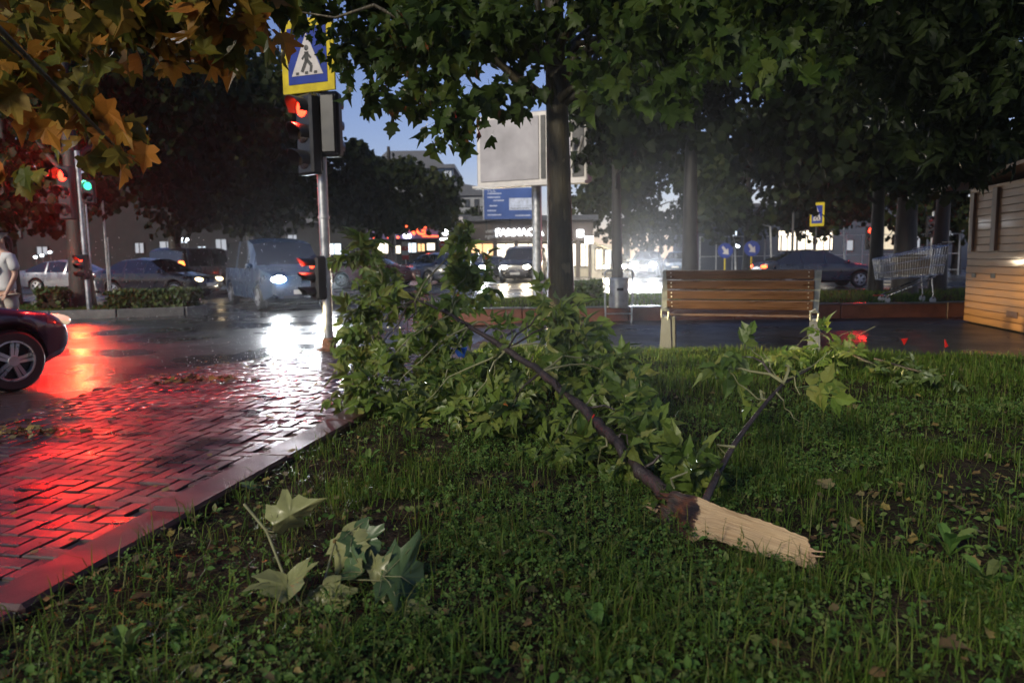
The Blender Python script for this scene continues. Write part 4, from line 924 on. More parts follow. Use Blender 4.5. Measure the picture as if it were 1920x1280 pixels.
# ------------------------------------------------------------------ shopping trolley with a box in it
tc = Vector((at(1700, 560, 15.2).x, 15.2, .2)); tr = thing('shopping_trolley', 'chrome wire shopping trolley standing beside the wooden cabin', 'trolley', tc, R(-10)); k_ = 1.16
CHR = mat('chrome_wire', (.55, .56, .58), .25, .9, var=.1); 
Lb, Wb0, Wb1 = .95 * k_, .40 * k_, .58 * k_; zb0, zb1 = .42 * k_, .86 * k_
def bk(t, s, h):      # t: 0 front(left) .. 1 handle end, s: -1..1, h: 0..1
    lw = (Wb0 + (Wb1 - Wb0) * t) / 2 * (0.85 + .15 * h); zlo = zb0 + .10 * t - .02; zhi = zb1 + .14 * t - .12 * (1 - t)
    return Vector((-Lb / 2 + Lb * (t + .06 * (t - .5) * h * 2), s * lw, zlo + (zhi - zlo) * h))
bs = MB()
for h in (0, .33, .66, 1.0):
    bs.tube([bk(0, -1, h), bk(1, -1, h)], .006 if h < 1 else .010, 6); bs.tube([bk(0, 1, h), bk(1, 1, h)], .006 if h < 1 else .010, 6); bs.tube([bk(0, -1, h), bk(0, 1, h)], .006, 6); bs.tube([bk(1, -1, h), bk(1, 1, h)], .006, 6)
o = bs.build('basket_frame', CHR, tr)
for s in (-1, 1):
    for q in range(27): MB().tube([bk(q / 26, s, 0), bk(q / 26, s, 1)], .0045, 5, False).build('wire', CHR, o)
for q in range(10):
    s = -1 + 2 * q / 9; MB().tube([bk(0, s, 1), bk(0, s, 0), bk(1, s, 0), bk(1, s, 1)], .0045, 5, False).build('wire', CHR, o)
MB().tube([bk(1, -1, 1), bk(1, -1, 1) + Vector((.12, 0, .07)), bk(1, 1, 1) + Vector((.12, 0, .07)), bk(1, 1, 1)], .011, 8).build('handle', MT['black'], tr, smooth=40)
MB().tube([bk(.45, -1, 1), bk(.45, -1, 1) + Vector((.05, 0, .09)), bk(1, -1, 1) + Vector((-.02, 0, .05))], .007, 6).build('seat_rail', CHR, tr)
for s in (-1, 1):
    MB().tube([(Lb / 2 - .04, s * .25 * k_, .5 * k_), (Lb / 2 - .26, s * .25 * k_, .40 * k_), (-Lb / 2 + .12, s * .17 * k_, .14), ], .016, 8).build('chassis_tube', CHR, tr, smooth=40)
    MB().tube([(Lb / 2 - .2, s * .25 * k_, .42 * k_), (Lb / 2 - .16, s * .25 * k_, .14)], .014, 8).build('rear_strut', CHR, tr)
    for (x, yv) in ((-Lb / 2 + .12, .17 * k_), (Lb / 2 - .16, .25 * k_)):
        c = MB().box((x, s * yv, .12), (.03, .05, .06)).build('caster', CHR, tr); w_ = MB().lathe([(.03, -.014), (.058, -.014), (.062, 0), (.058, .014), (.03, .014)], (x, s * yv, .062), 'Y', 20).build('wheel', MT['plate'], c, smooth=40)
MB().tube([(-Lb / 2 + .12, -.17 * k_, .14), (-Lb / 2 + .12, .17 * k_, .14)], .013, 8).build('cross_tube', CHR, tr)
MB().box((-Lb / 2 - .02, -.1, .15), (.2, .04, .02)).build('bumper', MT['sign_red'], tr)
MW = Matrix.Translation(tc) @ Matrix.Rotation(R(-10), 4, 'Z')
CARD = mat('wet_cardboard', (.20, .115, .05), .6, var=.25, scale=4)
bx = thing('cardboard_box', 'brown cardboard box lying in the shopping trolley', 'box', MW @ Vector((.0, 0, zb0 + .07)), R(-8)); BX = MB()
BX.box((.04, 0, .18), (.62, .34, .34), ch=.005); BX.build('carton', CARD, bx); MB().box((-.02, -.08, .385), (.62, .20, .012), Matrix.Rotation(R(-10), 3, 'X')).build('flap', CARD, bx)
pb = thing('paper_bag', 'crumpled grey paper bag in the front of the trolley', 'bag', MW @ Vector((-.42, -.05, zb0 + .03)), R(5)); MB().prism_m([(-.1, 0), (.1, 0), (.12, .3), (.03, .27), (-.05, .32), (-.12, .28)], .16, Matrix.Translation((0, -.08, 0))).build('bag', mat('paper', (.3, .29, .28), .7, bump=.6, bscale=9), pb)

# ------------------------------------------------------------------ wooden cabin on the right
C0 = gnd(1808, 603); C1 = gnd(1921, 626); wd = (C1 - C0).normalized(); wn = Vector((-wd.y, wd.x, 0)); wn = wn if wn.x < 0 else -wn; wn.normalize()
cb = thing('wooden_cabin', 'small varnished wooden plank cabin at the right edge of the path', 'cabin', C0, math.atan2(wd.y, wd.x)); CL, CD = 3.4, 2.4; Hh = at(1821, 357, C0.y).z
PL = mat('cabin_plank', (.27, .13, .05), .42, var=.35, scale=1.6, stretch=(1.0, 12, 12), bump=.3, bscale=14, coat=.15)
PLD = mat('cabin_batten', (.09, .04, .02), .45, var=.3, scale=2, stretch=(8, 8, 1), bump=.2)
ins = 1 if Matrix.Rotation(math.atan2(wd.y, wd.x), 3, 'Z') @ Vector((0, 1, 0)) @ wn < 0 else -1      # local y sign of the inside
nb = 19; bh = Hh / nb
pm = MB().box((CL / 2, 0, 0), (CL, .028, bh - .005), ch=.006).mesh('plank', PL); pe = MB().box((0, 0, 0), (.028, CD, bh - .005), ch=.006).mesh('plank', PL)
MB().box((CL / 2, ins * CD / 2, Hh / 2 + .0), (CL - .06, CD - .06, Hh - .05)).build('core', MT['ink'], cb)
for k in range(nb):
    z = bh * (k + .5) + .02
    for yv in (0, ins * CD): o = link(bpy.data.objects.new('plank', pm), cb); o.location = (random.uniform(-.004, .004), yv + random.uniform(-.003, .003), z)
    for xv in (.015, CL - .015): o = link(bpy.data.objects.new('plank', pe), cb); o.location = (xv, ins * CD / 2, z)
MB().add(*(lambda z0, z1: ([(-.42, -ins * .5, z0), (CL + .4, -ins * .5, z1), (CL + .4, ins * (CD + .4), z1 + .1), (-.42, ins * (CD + .4), z0 + .1), (-.42, -ins * .5, z0 + .05), (CL + .4, -ins * .5, z1 + .05), (CL + .4, ins * (CD + .4), z1 + .15), (-.42, ins * (CD + .4), z0 + .15)], [(3, 2, 1, 0), (4, 5, 6, 7), (0, 1, 5, 4), (1, 2, 6, 5), (2, 3, 7, 6), (3, 0, 4, 7)]))(Hh + .02, Hh + .16)).build('roof', mat('roof_board', (.22, .14, .08), .5, var=.3, stretch=(1, 8, 8)), cb)
Mi = (Matrix.Translation(C0) @ Matrix.Rotation(math.atan2(wd.y, wd.x), 4, 'Z')).inverted()
for (pa, pb_, ya, yb) in ((1822, 1834, 361, 471), (1862, 1878, 350, 470)):
    l0 = Mi @ on_plane(pa, yb, C0, wn); l1 = Mi @ on_plane(pb_, ya, C0, wn)
    MB().box(((l0.x + l1.x) / 2, -ins * .035, (l0.z + l1.z) / 2), (max(.09, abs(l1.x - l0.x)), .05, l1.z - l0.z), ch=.006).build('batten', PLD, cb)
for (px, py) in ((1828, 516), (1864, 517)):
    l = Mi @ on_plane(px, py, C0, wn); MB().box((l.x, -ins * .016, l.z), (.16, .012, .075)).build('vent_slot', MT['ink'], cb)
l = Mi @ on_plane(1900, 590, C0, wn); MB().box((l.x, -ins * .016, l.z), (.34, .012, .10)).build('door_plate', PLD, cb)
o = MB().box((CL / 2, ins * CD / 2, -.02), (CL - .1, CD - .1, .1)).build('sole', MT['ink'], cb)

# ------------------------------------------------------------------ person crossing at the left edge
def skin(name, pts, edges, matl, parent, root=0, sub=1):
    me = bpy.data.meshes.new(name); me.from_pydata([p[:3] for p in pts], edges, []); me.materials.append(matl)
    o = bpy.data.objects.new(name, me); COL.objects.link(o); o.parent = parent
    sm = o.modifiers.new('skin', 'SKIN'); sm.use_smooth_shade = True
    lay = me.skin_vertices[0] if len(me.skin_vertices) else None
    if lay is None:
        bm = bmesh.new(); bm.from_mesh(me); bm.verts.layers.skin.verify(); bm.to_mesh(me); bm.free(); lay = me.skin_vertices[0]
    for i, p in enumerate(pts):
        r = p[3]; lay.data[i].radius = r if hasattr(r, '__len__') else (r, r); lay.data[i].use_root = (i == root)
    ss = o.modifiers.new('sub', 'SUBSURF'); ss.levels = sub; ss.render_levels = sub
    return o
pp_ = gnd(14, 618, Z_ROAD); pp_.y = 10.9; pp_.x = at(12, 560, 10.9).x; pp_.z = Z_ROAD
pe_ = thing('person', 'person in white printed shirt and pale shorts walking behind the navy car', 'person', pp_, R(-25))
SKIN = mat('skin', (.42, .25, .18), .5, var=.08); SHIRT = mat('white_shirt', (.5, .5, .5), .8, var=.1, bump=.3, bscale=12); SHORT = mat('pale_shorts', (.42, .38, .34), .8, var=.1); HAIR = mat('dark_hair', (.02, .014, .011), .5, var=.3)
# local -Y is forward
P = [(0, 0, .93, (.15, .11)), (0, 0, 1.08, (.13, .10)), (0, -.01, 1.25, (.15, .11)), (0, 0, 1.40, (.12, .09)), (0, -.01, 1.47, .05), (0, -.03, 1.54, .062), (0, -.045, 1.60, (.075, .088)), (0, -.03, 1.665, .066),
     (-.09, 0, .86, .085), (-.10, -.10, .48, .058), (-.10, .02, .09, .04), (-.10, -.12, .03, .036), (.09, 0, .86, .085), (.10, .06, .48, .058), (.10, .22, .12, .04), (.10, .12, .03, .036),
     (-.17, 0, 1.37, .055), (-.22, .03, 1.12, .04), (-.18, -.16, .95, .032), (-.16, -.22, .91, .028), (.17, 0, 1.37, .055), (.23, .02, 1.12, .04), (.22, -.10, .90, .030), (.215, -.13, .84, .028),
     (0, -.135, 1.59, .014), (0, -.12, 1.56, .02)]
E = [(0, 1), (1, 2), (2, 3), (3, 4), (4, 5), (5, 6), (6, 7), (0, 8), (8, 9), (9, 10), (10, 11), (0, 12), (12, 13), (13, 14), (14, 15), (3, 16), (16, 17), (17, 18), (18, 19), (3, 20), (20, 21), (21, 22), (22, 23), (5, 25), (25, 24)]
for (w_, sx) in ((19, -1), (23, 1)):      # fingers rooted in the palm
    q = Vector(P[w_][:3])
    for j, (dx, ln) in enumerate(((-.030, .060), (-.010, .072), (.010, .07), (.028, .055))):
        i0 = len(P); P.append((q.x + dx, q.y - .03, q.z - .035, .009)); P.append((q.x + dx * 1.1, q.y - .03 - ln * .4, q.z - .035 - ln * .7, .008)); E += [(w_, i0), (i0, i0 + 1)]
    i0 = len(P); P.append((q.x - sx * .035, q.y - .035, q.z - .005, .010)); P.append((q.x - sx * .045, q.y - .065, q.z - .03, .009)); E += [(w_, i0), (i0, i0 + 1)]
skin('body', P, E, SKIN, pe_, 0)
skin('shirt', [(0, 0, .88, (.185, .14)), (0, 0, 1.05, (.175, .135)), (0, -.01, 1.25, (.17, .125)), (0, 0, 1.40, (.12, .095)), (0, 0, 1.445, .06), (-.17, 0, 1.375, .075), (-.235, .02, 1.16, .078), (.17, 0, 1.375, .075), (.245, .02, 1.16, .078)], [(0, 1), (1, 2), (2, 3), (3, 4), (3, 5), (5, 6), (3, 7), (7, 8)], SHIRT, pe_, 1)
skin('shorts', [(0, 0, .90, (.165, .125)), (-.09, 0, .80, .10), (-.095, -.06, .60, .098), (.09, 0, .80, .10), (.095, .03, .60, .098)], [(0, 1), (1, 2), (0, 3), (3, 4)], SHORT, pe_, 0)
skin('hair', [(0, .03, 1.60, (.08, .08)), (0, -.0, 1.665, (.082, .085)), (0, -.05, 1.695, .05), (0, .10, 1.64, .045), (0, .13, 1.55, .03), (0, .13, 1.44, .018)], [(0, 1), (1, 2), (0, 3), (3, 4), (4, 5)], HAIR, pe_, 0)
for s in (-1, 1): MB().ellipsoid((s * .03, -.127, 1.615), (.012, .006, .006), 8, 6).build('eye', MT['ink'], pe_); MB().ellipsoid((s * .083, -.03, 1.60), (.012, .022, .033), 8, 6).build('ear', SKIN, pe_)
MB().ellipsoid((0, -.125, 1.548), (.024, .006, .006), 8, 6).build('mouth', mat('lips', (.25, .08, .07), .5), pe_)
MB().ellipsoid((.02, -.142, 1.20), (.095, .012, .085), 12, 8).build('shirt_print', mat('yellow_print', (.5, .42, .06), .8), pe_); MB().ellipsoid((-.06, -.15, 1.19), (.05, .01, .03), 10, 6).build('shirt_print', MT['ink'], pe_)
for s, yv in ((-1, -.06), (1, .18)): MB().ellipsoid((s * .10, yv, .045), (.048, .13, .05), 12, 8).build('shoe', MT['plate'], pe_, smooth=60)
# ------------------------------------------------------------------ trees
def pxc(x0, x1, y0, y1, Y0, Y1, n, rad, nl):
    out = []
    for k in range(n):
        while True:
            u, v = random.uniform(-1, 1), random.uniform(-1, 1)
            if u * u + v * v < 1.25: break
        p = at((x0 + x1) / 2 + u * (x1 - x0) / 2, (y0 + y1) / 2 + v * (y1 - y0) / 2, random.uniform(Y0, Y1)); out.append((p.x, p.y, p.z, rad * random.uniform(.7, 1.3), int(nl * random.uniform(.7, 1.3))))
    return out
def pts(lst, rad, nl): return [(*at(x, y, Y), rad * random.uniform(.8, 1.2), int(nl * random.uniform(.7, 1.3))) for (x, y, Y) in lst]
tb_ = at(1049, 600, 7.6)
cl = pts([(690, 150, 6.6), (740, 185, 6.2), (790, 170, 7), (830, 185, 6.4), (870, 190, 6.2), (880, 225, 6.0), (850, 235, 5.8), (950, 175, 6.8), (985, 180, 7.2), (660, 70, 8.2), (600, 0, 8.0), (545, 20, 7), (690, 90, 8.4), (640, 100, 8.8), (612, 60, 8.8),
          (1110, 130, 6.5), (1150, 150, 6), (1180, 110, 6.8), (1270, 175, 5.6), (1240, 120, 6.4), (1350, 95, 5.8), (1330, 60, 6.6), (1420, 90, 6.6), (1455, 125, 5.6), (1500, 70, 6.4), (1560, 110, 7)], .26, 26)
cl += pxc(690, 1000, -60, 110, 6.5, 9.5, 27, .45, 55) + pxc(540, 690, -90, -20, 7, 9, 8, .4, 50) + pxc(1080, 1560, -80, 80, 6.2, 9.5, 36, .5, 62) + pxc(560, 1600, -420, -80, 5.5, 11, 34, .75, 55)
make_tree('plane_tree', 'slim plane tree with flaking bark standing behind the fallen branch', (tb_.x, 7.6, float(lawn_z(tb_.x, 7.6))), 6.2, .135, cl, .155, MT['leaf_plane'], PLANE, MT['bark_plane'], 300, 'trees along the road', lean=(-.12, .0), nlimb=26, fork=.42, cat='tree')
# overhanging tree behind the camera, its leaves, coloured for warm light, hang into the upper left
cl = pts([(30, 40, 3.6), (90, 30, 3.9), (40, 110, 3.5), (20, 150, 3.4), (150, 60, 4.0), (170, 90, 3.8), (110, 150, 3.7), (150, 170, 3.9), (180, 200, 3.8), (150, 215, 4.0), (205, 250, 3.7), (215, 275, 3.6), (255, 30, 4.2), (300, 50, 4.2), (330, 30, 4.4), (400, 60, 4.3), (430, 95, 4.2), (470, 80, 4.6), (490, 50, 4.8), (350, 80, 4.6), (38, 325, 4.6)], .17, 9)
cl += pxc(-120, 520, -140, 40, 3.8, 5.2, 22, .32, 26)
tl = make_tree('overhanging_tree', 'tree with leaves coloured orange and yellow for warm light hanging into the upper left corner', (-3.0, -2.4, 0), 5.5, .16, cl, .165, MT['leaf_warmlit'], PLANE, MT['bark_plane'], 300, 'trees along the road', nlimb=9, fork=.5)
# ash-like tree at the right with narrow leaflets
cl = pts([(1760, 150, 8), (1700, 180, 8), (1800, 200, 8), (1840, 240, 8), (1780, 270, 8.4), (1745, 320, 9), (1760, 250, 8), (1880, 130, 7), (1850, 60, 7.5), (1680, 90, 8.5), (1620, 130, 9), (1900, 200, 8), (1830, 100, 8.4), (1810, 290, 9)], .42, 22) + pxc(1480, 1950, -120, 120, 7, 11, 36, .65, 30) + pxc(1500, 2100, -500, -100, 6, 11, 18, .9, 30)
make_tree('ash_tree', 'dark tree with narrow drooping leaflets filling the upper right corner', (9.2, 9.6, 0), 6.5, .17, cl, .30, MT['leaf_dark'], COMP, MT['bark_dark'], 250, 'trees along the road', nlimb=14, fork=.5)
def mid_tree(label, px, Y, r, cl, h=7, leaf='leaf_dark', ls=.24, tz=None, nl=7, fork=.35):
    z = tz if tz is not None else (.2 if 14.1 < Y < 20.6 and px > 960 else .04 if px < 400 and Y < 23 else Z_ROAD)
    c = at(px, 500, Y); return make_tree('street_tree', label, (c.x, Y, z), h, r, cl, ls, MT[leaf], SMALL if Y > 13 else PLANE, MT['bark_dark'], 0, 'trees along the road', nlimb=nl, fork=fork)
mid_tree('slim dark trunk rising behind the litter bin', 1157, 18.2, .13, pxc(1080, 1330, -60, 250, 16, 20, 22, .9, 90) + pxc(1085, 1200, 120, 300, 16.5, 20, 12, .7, 80), 6.5)
mid_tree('straight dark trunk behind the left half of the bench', 1296, 16.2, .17, pxc(1180, 1480, -60, 260, 14.5, 18.5, 30, .9, 95), 6.5)
mid_tree('thick dark trunk right behind the shopping trolley', 1700, 18.4, .26, pxc(1480, 1900, -80, 330, 15.5, 20, 46, 1.0, 110), 6.5)
mid_tree('thinner dark trunk left of the shopping trolley', 1644, 19.6, .17, pxc(1420, 1760, 60, 340, 17, 21, 34, 1.0, 100), 6.5)
mid_tree('grey trunk between trolley and wooden cabin', 1762, 20.0, .2, pxc(1640, 1960, 40, 380, 18, 22, 30, 1.0, 100), 6.5)
mid_tree('dark trunk just behind the island traffic signal', 148, 20.3, .28, pxc(-120, 330, -40, 330, 21.3, 25, 56, 1.15, 120), 7)
mid_tree('dark trunk at the left edge behind the walking person', 24, 21.5, .2, pxc(-160, 200, 120, 430, 20, 24, 34, 1.0, 110), 6.5)
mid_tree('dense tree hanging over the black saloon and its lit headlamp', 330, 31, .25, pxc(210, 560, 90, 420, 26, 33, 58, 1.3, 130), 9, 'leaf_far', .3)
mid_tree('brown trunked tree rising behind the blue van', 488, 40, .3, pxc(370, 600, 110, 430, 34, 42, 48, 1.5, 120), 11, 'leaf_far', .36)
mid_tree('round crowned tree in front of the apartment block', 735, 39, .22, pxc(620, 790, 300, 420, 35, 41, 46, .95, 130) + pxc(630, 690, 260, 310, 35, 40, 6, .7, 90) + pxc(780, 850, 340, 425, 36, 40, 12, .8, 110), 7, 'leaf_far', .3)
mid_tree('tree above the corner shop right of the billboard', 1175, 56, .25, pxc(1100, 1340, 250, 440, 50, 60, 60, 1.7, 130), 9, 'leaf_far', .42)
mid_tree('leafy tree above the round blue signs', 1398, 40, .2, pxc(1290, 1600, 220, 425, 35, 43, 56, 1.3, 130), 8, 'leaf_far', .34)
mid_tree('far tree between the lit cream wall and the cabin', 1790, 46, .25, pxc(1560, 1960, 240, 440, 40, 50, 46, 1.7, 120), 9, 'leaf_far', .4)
mid_tree('small tree at the corner of the house roof', 900, 66, .2, pxc(872, 915, 380, 430, 62, 68, 10, 1.1, 110), 6, 'leaf_far', .4)

# ------------------------------------------------------------------ hedges and grass strips
def hedge(name, label, x0, x1, y0, y1, z0, z1, n, grp=None, ls=.07):
    root = thing(name, label, 'hedge', ((x0 + x1) / 2, (y0 + y1) / 2, z0), 0, grp)
    MB().box((0, 0, (z1 - z0) * .45), ((x1 - x0) * .9, (y1 - y0) * .8, (z1 - z0) * .85), ch=.04).build('core', MT['soil'], root)
    pos = np.stack([RNG.uniform(x0, x1, n), RNG.uniform(y0, y1, n), z0 + (z1 - z0) * RNG.random(n) ** .6], 1); pos[:, 2] += .05 * (vnoise(pos[:, 0] * 3, pos[:, 1] * 3) - .5)
    place_leaves(root, pos, rnd_unit(n) + np.array([0, -.2, .3]), rnd_unit(n) + np.array([0, -.4, .6]), ls * RNG.uniform(.7, 1.3, n), SMALL, MT['hedge'], 0, restname='leaves')
    return root
a, b_ = at(222, 560, 18.6), at(382, 560, 18.6)
hedge('clipped_hedge', 'clipped low hedge at the end of the traffic island', a.x, b_.x - .15, 18.0, 18.9, .04, .52, 5200, ls=.09)
a, b_ = at(1076, 560, 18.0), at(1128, 560, 18.0); hedge('low_hedge', 'small clipped hedge block behind the plane tree trunk', a.x, b_.x, 17.6, 18.3, .2, .62, 2200)
a, b_ = at(1305, 560, 21), at(1420, 560, 21); hedge('long_hedge', 'long low hedge under the round blue signs behind the bench', a.x, b_.x, 20.9, 21.6, Z_ROAD, .5, 3800, ls=.09)
a = at(100, 560, 19.5); hedge('small_bush', 'small bright bush on the island in front of the silver car', a.x - .35, a.x + .35, 19.2, 19.8, .04, .55, 600, ls=.1)

BL_V = np.array([(-.5, 0, 0), (.5, 0, 0), (-.38, .55, .0), (.38, .55, 0), (0, 1, 0)])
def grass(name, label, x, y, z, h, wdt, lean=.5, kind='stuff', matl='grass', bend=.25):
    n = len(x); a = RNG.uniform(0, 2 * math.pi, n); d = np.stack([np.cos(a), np.sin(a), np.zeros(n)], 1); sd_ = np.stack([-np.sin(a), np.cos(a), np.zeros(n)], 1)
    l = RNG.random((n, 1)) * lean; b0 = np.stack([x, y, z], 1); hh = h[:, None]; ww = wdt[:, None]
    up = np.array([0, 0, 1.0])
    mid = b0 + up * hh * .58 * (1 - .2 * l) + d * hh * l * .28; tipp = b0 + up * hh * (1 - .45 * l) + d * hh * l * (.75 + bend)
    V = np.stack([b0 - sd_ * ww * .5, b0 + sd_ * ww * .5, mid + sd_ * ww * .4, mid - sd_ * ww * .4, tipp], 1).reshape(-1, 3)
    base = (np.arange(n) * 5)[:, None]; idx = (base + np.array([0, 1, 2, 3, 3, 2, 4])[None]).ravel(); sizes = np.tile([4, 3], n)
    me = np_mesh(name, V, sizes, idx, MT[matl]); o = bpy.data.objects.new(name, me); COL.objects.link(o); tag(o, label, None, kind=kind); return o
# lawn: patches of blades, clover, bare soil
def lawn_pts(n, ymin, ymax, dens):
    u = RNG.random(n); y = ymin + (ymax - ymin) * u; half = .78 * y + .5
    x = RNG.uniform(-1, 1, n) * half
    ok = (x > kerb_x(y) + KW + .005) & (y < back_y(x) - .02) & (x < 8.5)
    x, y = x[ok], y[ok]; p = dens(x, y); k = RNG.random(len(x)) < p; return x[k], y[k]
def bare(x, y):      # 1 where the soil lies open
    b = sstep(.52, .66, vnoise(x * 1.5 + 4, y * 1.5, 8)) * sstep(7.0, 5.0, y)
    near_kerb = sstep(.55, .10, x - kerb_x(y) - KW + .18 * (vnoise(x * 5, y * 5, 9) - .5)) * sstep(5.2, 4.2, y)
    corner = sstep(1.0, .45, np.hypot((x + 1.15) / 1.0, (y - 2.65) / .95) + .5 * (vnoise(x * 4, y * 4, 77) - .5)) * 1.0 + sstep(1.0, .2, np.hypot((x - 1.55) / .45, (y - 3.25) / .5)) * .9
    return np.clip(b + near_kerb * .7 + corner * .8, 0, 1)
def cloverness(x, y):
    return np.clip(sstep(.45, .6, vnoise(x * 1.1 + 9, y * 1.1 + 3, 21)) + sstep(1.0, .4, np.hypot((x + .25) / 1.0, (y - 4.9) / .9)) + sstep(1.1, .5, np.hypot((x - .1) / 1.2, (y - 2.7) / .8)) * .6, 0, 1)
G = []
for (n, y0, y1, hm_, wm) in ((80000, 1.9, 3.4, .068, .0040), (95000, 3.4, 5.6, .085, .0048), (130000, 5.6, 9.9, .11, .0068)):
    x, y = lawn_pts(n, y0, y1, lambda x, y: (1 - .96 * bare(x, y)) * (1 - .6 * cloverness(x, y)) * (.05 + .95 * np.maximum(sstep(.42, .66, vnoise(x * 3.1, y * 3.1, 14)), sstep(4.5, 7.5, y))))
    h = hm_ * RNG.uniform(.45, 1.25, len(x)) * (.6 + .7 * vnoise(x * 2.2, y * 2.2, 31)); G.append((x, y, h, np.full(len(x), wm) * RNG.uniform(.6, 1.3, len(x))))
# long tufts
for k in range(330):
    y0 = RNG.uniform(2.0, 6.5); x0 = RNG.uniform(-.75, .75) * y0; n = int(RNG.uniform(10, 34)); x = x0 + RNG.normal(0, .035, n); y = y0 + RNG.normal(0, .035, n)
    ok = (x > kerb_x(y) + KW + .01); x, y = x[ok], y[ok]; G.append((x, y, RNG.uniform(.09, .22, len(x)), RNG.uniform(.0035, .006, len(x))))
x, y, h, wv = (np.concatenate([g[i] for g in G]) for i in range(4))
wa, wb = np.array([.70, 3.36]), np.array([1.17, 2.84]); tt_ = np.clip(((x - wa[0]) * (wb - wa)[0] + (y - wa[1]) * (wb - wa)[1]) / ((wb - wa) ** 2).sum(), 0, 1)
ok = np.hypot(x - wa[0] - tt_ * (wb - wa)[0], y - wa[1] - tt_ * (wb - wa)[1]) > .13      # pressed down under the torn wood
ok &= (np.hypot((x + .60) / .50, (y - 2.68) / .36) > 1) | (RNG.random(len(x)) < .25)      # matted under the wilted twig
x, y, h, wv = x[ok], y[ok], h[ok], wv[ok]
grass('grass', 'dark wet lawn grass around the fallen branch', x, y, lawn_z(x, y) - .006, h, wv, 1.75)
xf, yf = lawn_pts(16000, 1.9, 5.5, lambda x, y: (1 - .6 * bare(x, y)) * (.2 + .8 * vnoise(x * 2.5 + 3, y * 2.5, 52)))
grass('flattened_grass', 'flattened matted grass blades between the upright ones', xf, yf, lawn_z(xf, yf) + .012, RNG.uniform(.08, .17, len(xf)), RNG.uniform(.003, .0055, len(xf)), 2.1)
x = RNG.uniform(-1.0, 26, 26000); y = RNG.uniform(14.25, 20.4, 26000); ok = (y < 20.3) & ((x > .8) | (y < 18.5)) & (x < .78 * y)
grass('strip_grass', 'grass growing on the raised strip behind the low red wall', x[ok], y[ok], np.full(ok.sum(), .195), RNG.uniform(.06, .13, ok.sum()), np.full(ok.sum(), .012), .8)
x = RNG.uniform(-22, -7.9, 16000); y = RNG.uniform(16.6, 22.5, 16000); ok = (y > 17.3 + np.maximum(0, (x + 9.5)) * .45) & (y < 19.9 - (x + 9.5) * .5)
grass('island_grass', 'grass growing on the traffic island', x[ok], y[ok], np.full(ok.sum(), .035), RNG.uniform(.05, .11, ok.sum()), np.full(ok.sum(), .012), .8)
# clover and small weeds
cv = []; cf = []
for k in range(3):
    a = k * 2.094; o = len(cv)
    for (x_, y_, z_) in ((0, .05, 0), (.34, .5, .1), (.2, .95, .02), (0, .84, -.03), (-.2, .95, .02), (-.34, .5, .1)): cv.append((x_ * math.cos(a) - y_ * math.sin(a), x_ * math.sin(a) + y_ * math.cos(a), z_))
    cf += [(o, o + 1, o + 2, o + 3), (o, o + 3, o + 4, o + 5)]
X, Yv = lawn_pts(90000, 1.9, 7.5, lambda x, y: np.clip(.04 + .75 * cloverness(x, y), 0, 1) * (1 - .85 * bare(x, y)) * sstep(8, 4.5, y))
n = len(X); P3 = np.stack([X, Yv, lawn_z(X, Yv) + RNG.uniform(.01, .055, n)], 1); nr = rnd_unit(n) * .75 + np.array([0, -.1, 1.0])
o = bpy.data.objects.new('clover', stamp('clover', [(cv, cf, frames(P3, rnd_unit(n), nr, RNG.uniform(.009, .021, n)))], MT['clover'])); COL.objects.link(o); tag(o, 'clover and small weeds covering the lawn', None, kind='stuff')
# small broad-leaved seedlings
X, Yv = lawn_pts(30000, 1.9, 6.0, lambda x, y: .25 + .35 * sstep(.4, .6, vnoise(x * 2 + 7, y * 2, 40)) - .2 * bare(x, y)); n = len(X)
ov = fan([(.04, 0), (.26, .3), (.28, .65), (0, 1), (-.28, .65), (-.26, .3), (-.04, 0)], (0, .5), lambda x, y: abs(x) * .35 - .25 * y * y)
P3 = np.stack([X, Yv, lawn_z(X, Yv) + RNG.uniform(.004, .04, n)], 1)
o = bpy.data.objects.new('seedlings', stamp('seedlings', [(ov[0], ov[1], frames(P3, rnd_unit(n) * np.array([1, 1, .3]) + np.array([0, 0, .35]), rnd_unit(n) * .6 + np.array([0, -.2, 1.0]), RNG.uniform(.016, .045, n)))], MT['clover'])); COL.objects.link(o); tag(o, 'small broad leaved seedlings among the grass', None, kind='stuff')
# dead leaves and scraps on lawn and pavers
X, Yv = lawn_pts(4800, 1.9, 7.0, lambda x, y: .12 + .5 * bare(x, y)); n = len(X)
P3 = np.stack([X, Yv, lawn_z(X, Yv) + RNG.uniform(.008, .05, n)], 1); g1 = (SMALL[0][0], SMALL[0][1], frames(P3, rnd_unit(n) * np.array([1, 1, .3]), rnd_unit(n) * .6 + np.array([0, 0, 1]), RNG.uniform(.015, .05, n)))
k = 520; yk = RNG.uniform(2.2, 10, k); xk = np.where(RNG.random(k) < .6, edge_x(yk) + np.abs(RNG.normal(0, .22, k)), RNG.uniform(-3.9, -1.5, k)); ok = xk < kerb_x(yk) - .05; xk, yk = xk[ok], yk[ok]; k = len(xk)
P4 = np.stack([xk, yk, RNG.uniform(.003, .012, k)], 1); g2 = (SMALL[0][0], SMALL[0][1], frames(P4, rnd_unit(k) * np.array([1, 1, .1]), rnd_unit(k) * .3 + np.array([0, 0, 1]), RNG.uniform(.012, .045, k)))
cl_ = gnd(365, 716); k = 90; P5 = np.stack([cl_.x + RNG.normal(0, .26, k), cl_.y + RNG.normal(0, .10, k), RNG.uniform(.0, .05, k)], 1); g3 = (SMALL[0][0], SMALL[0][1], frames(P5, rnd_unit(k) * np.array([1, 1, .3]), rnd_unit(k) * .7 + np.array([0, 0, 1]), RNG.uniform(.03, .08, k)))
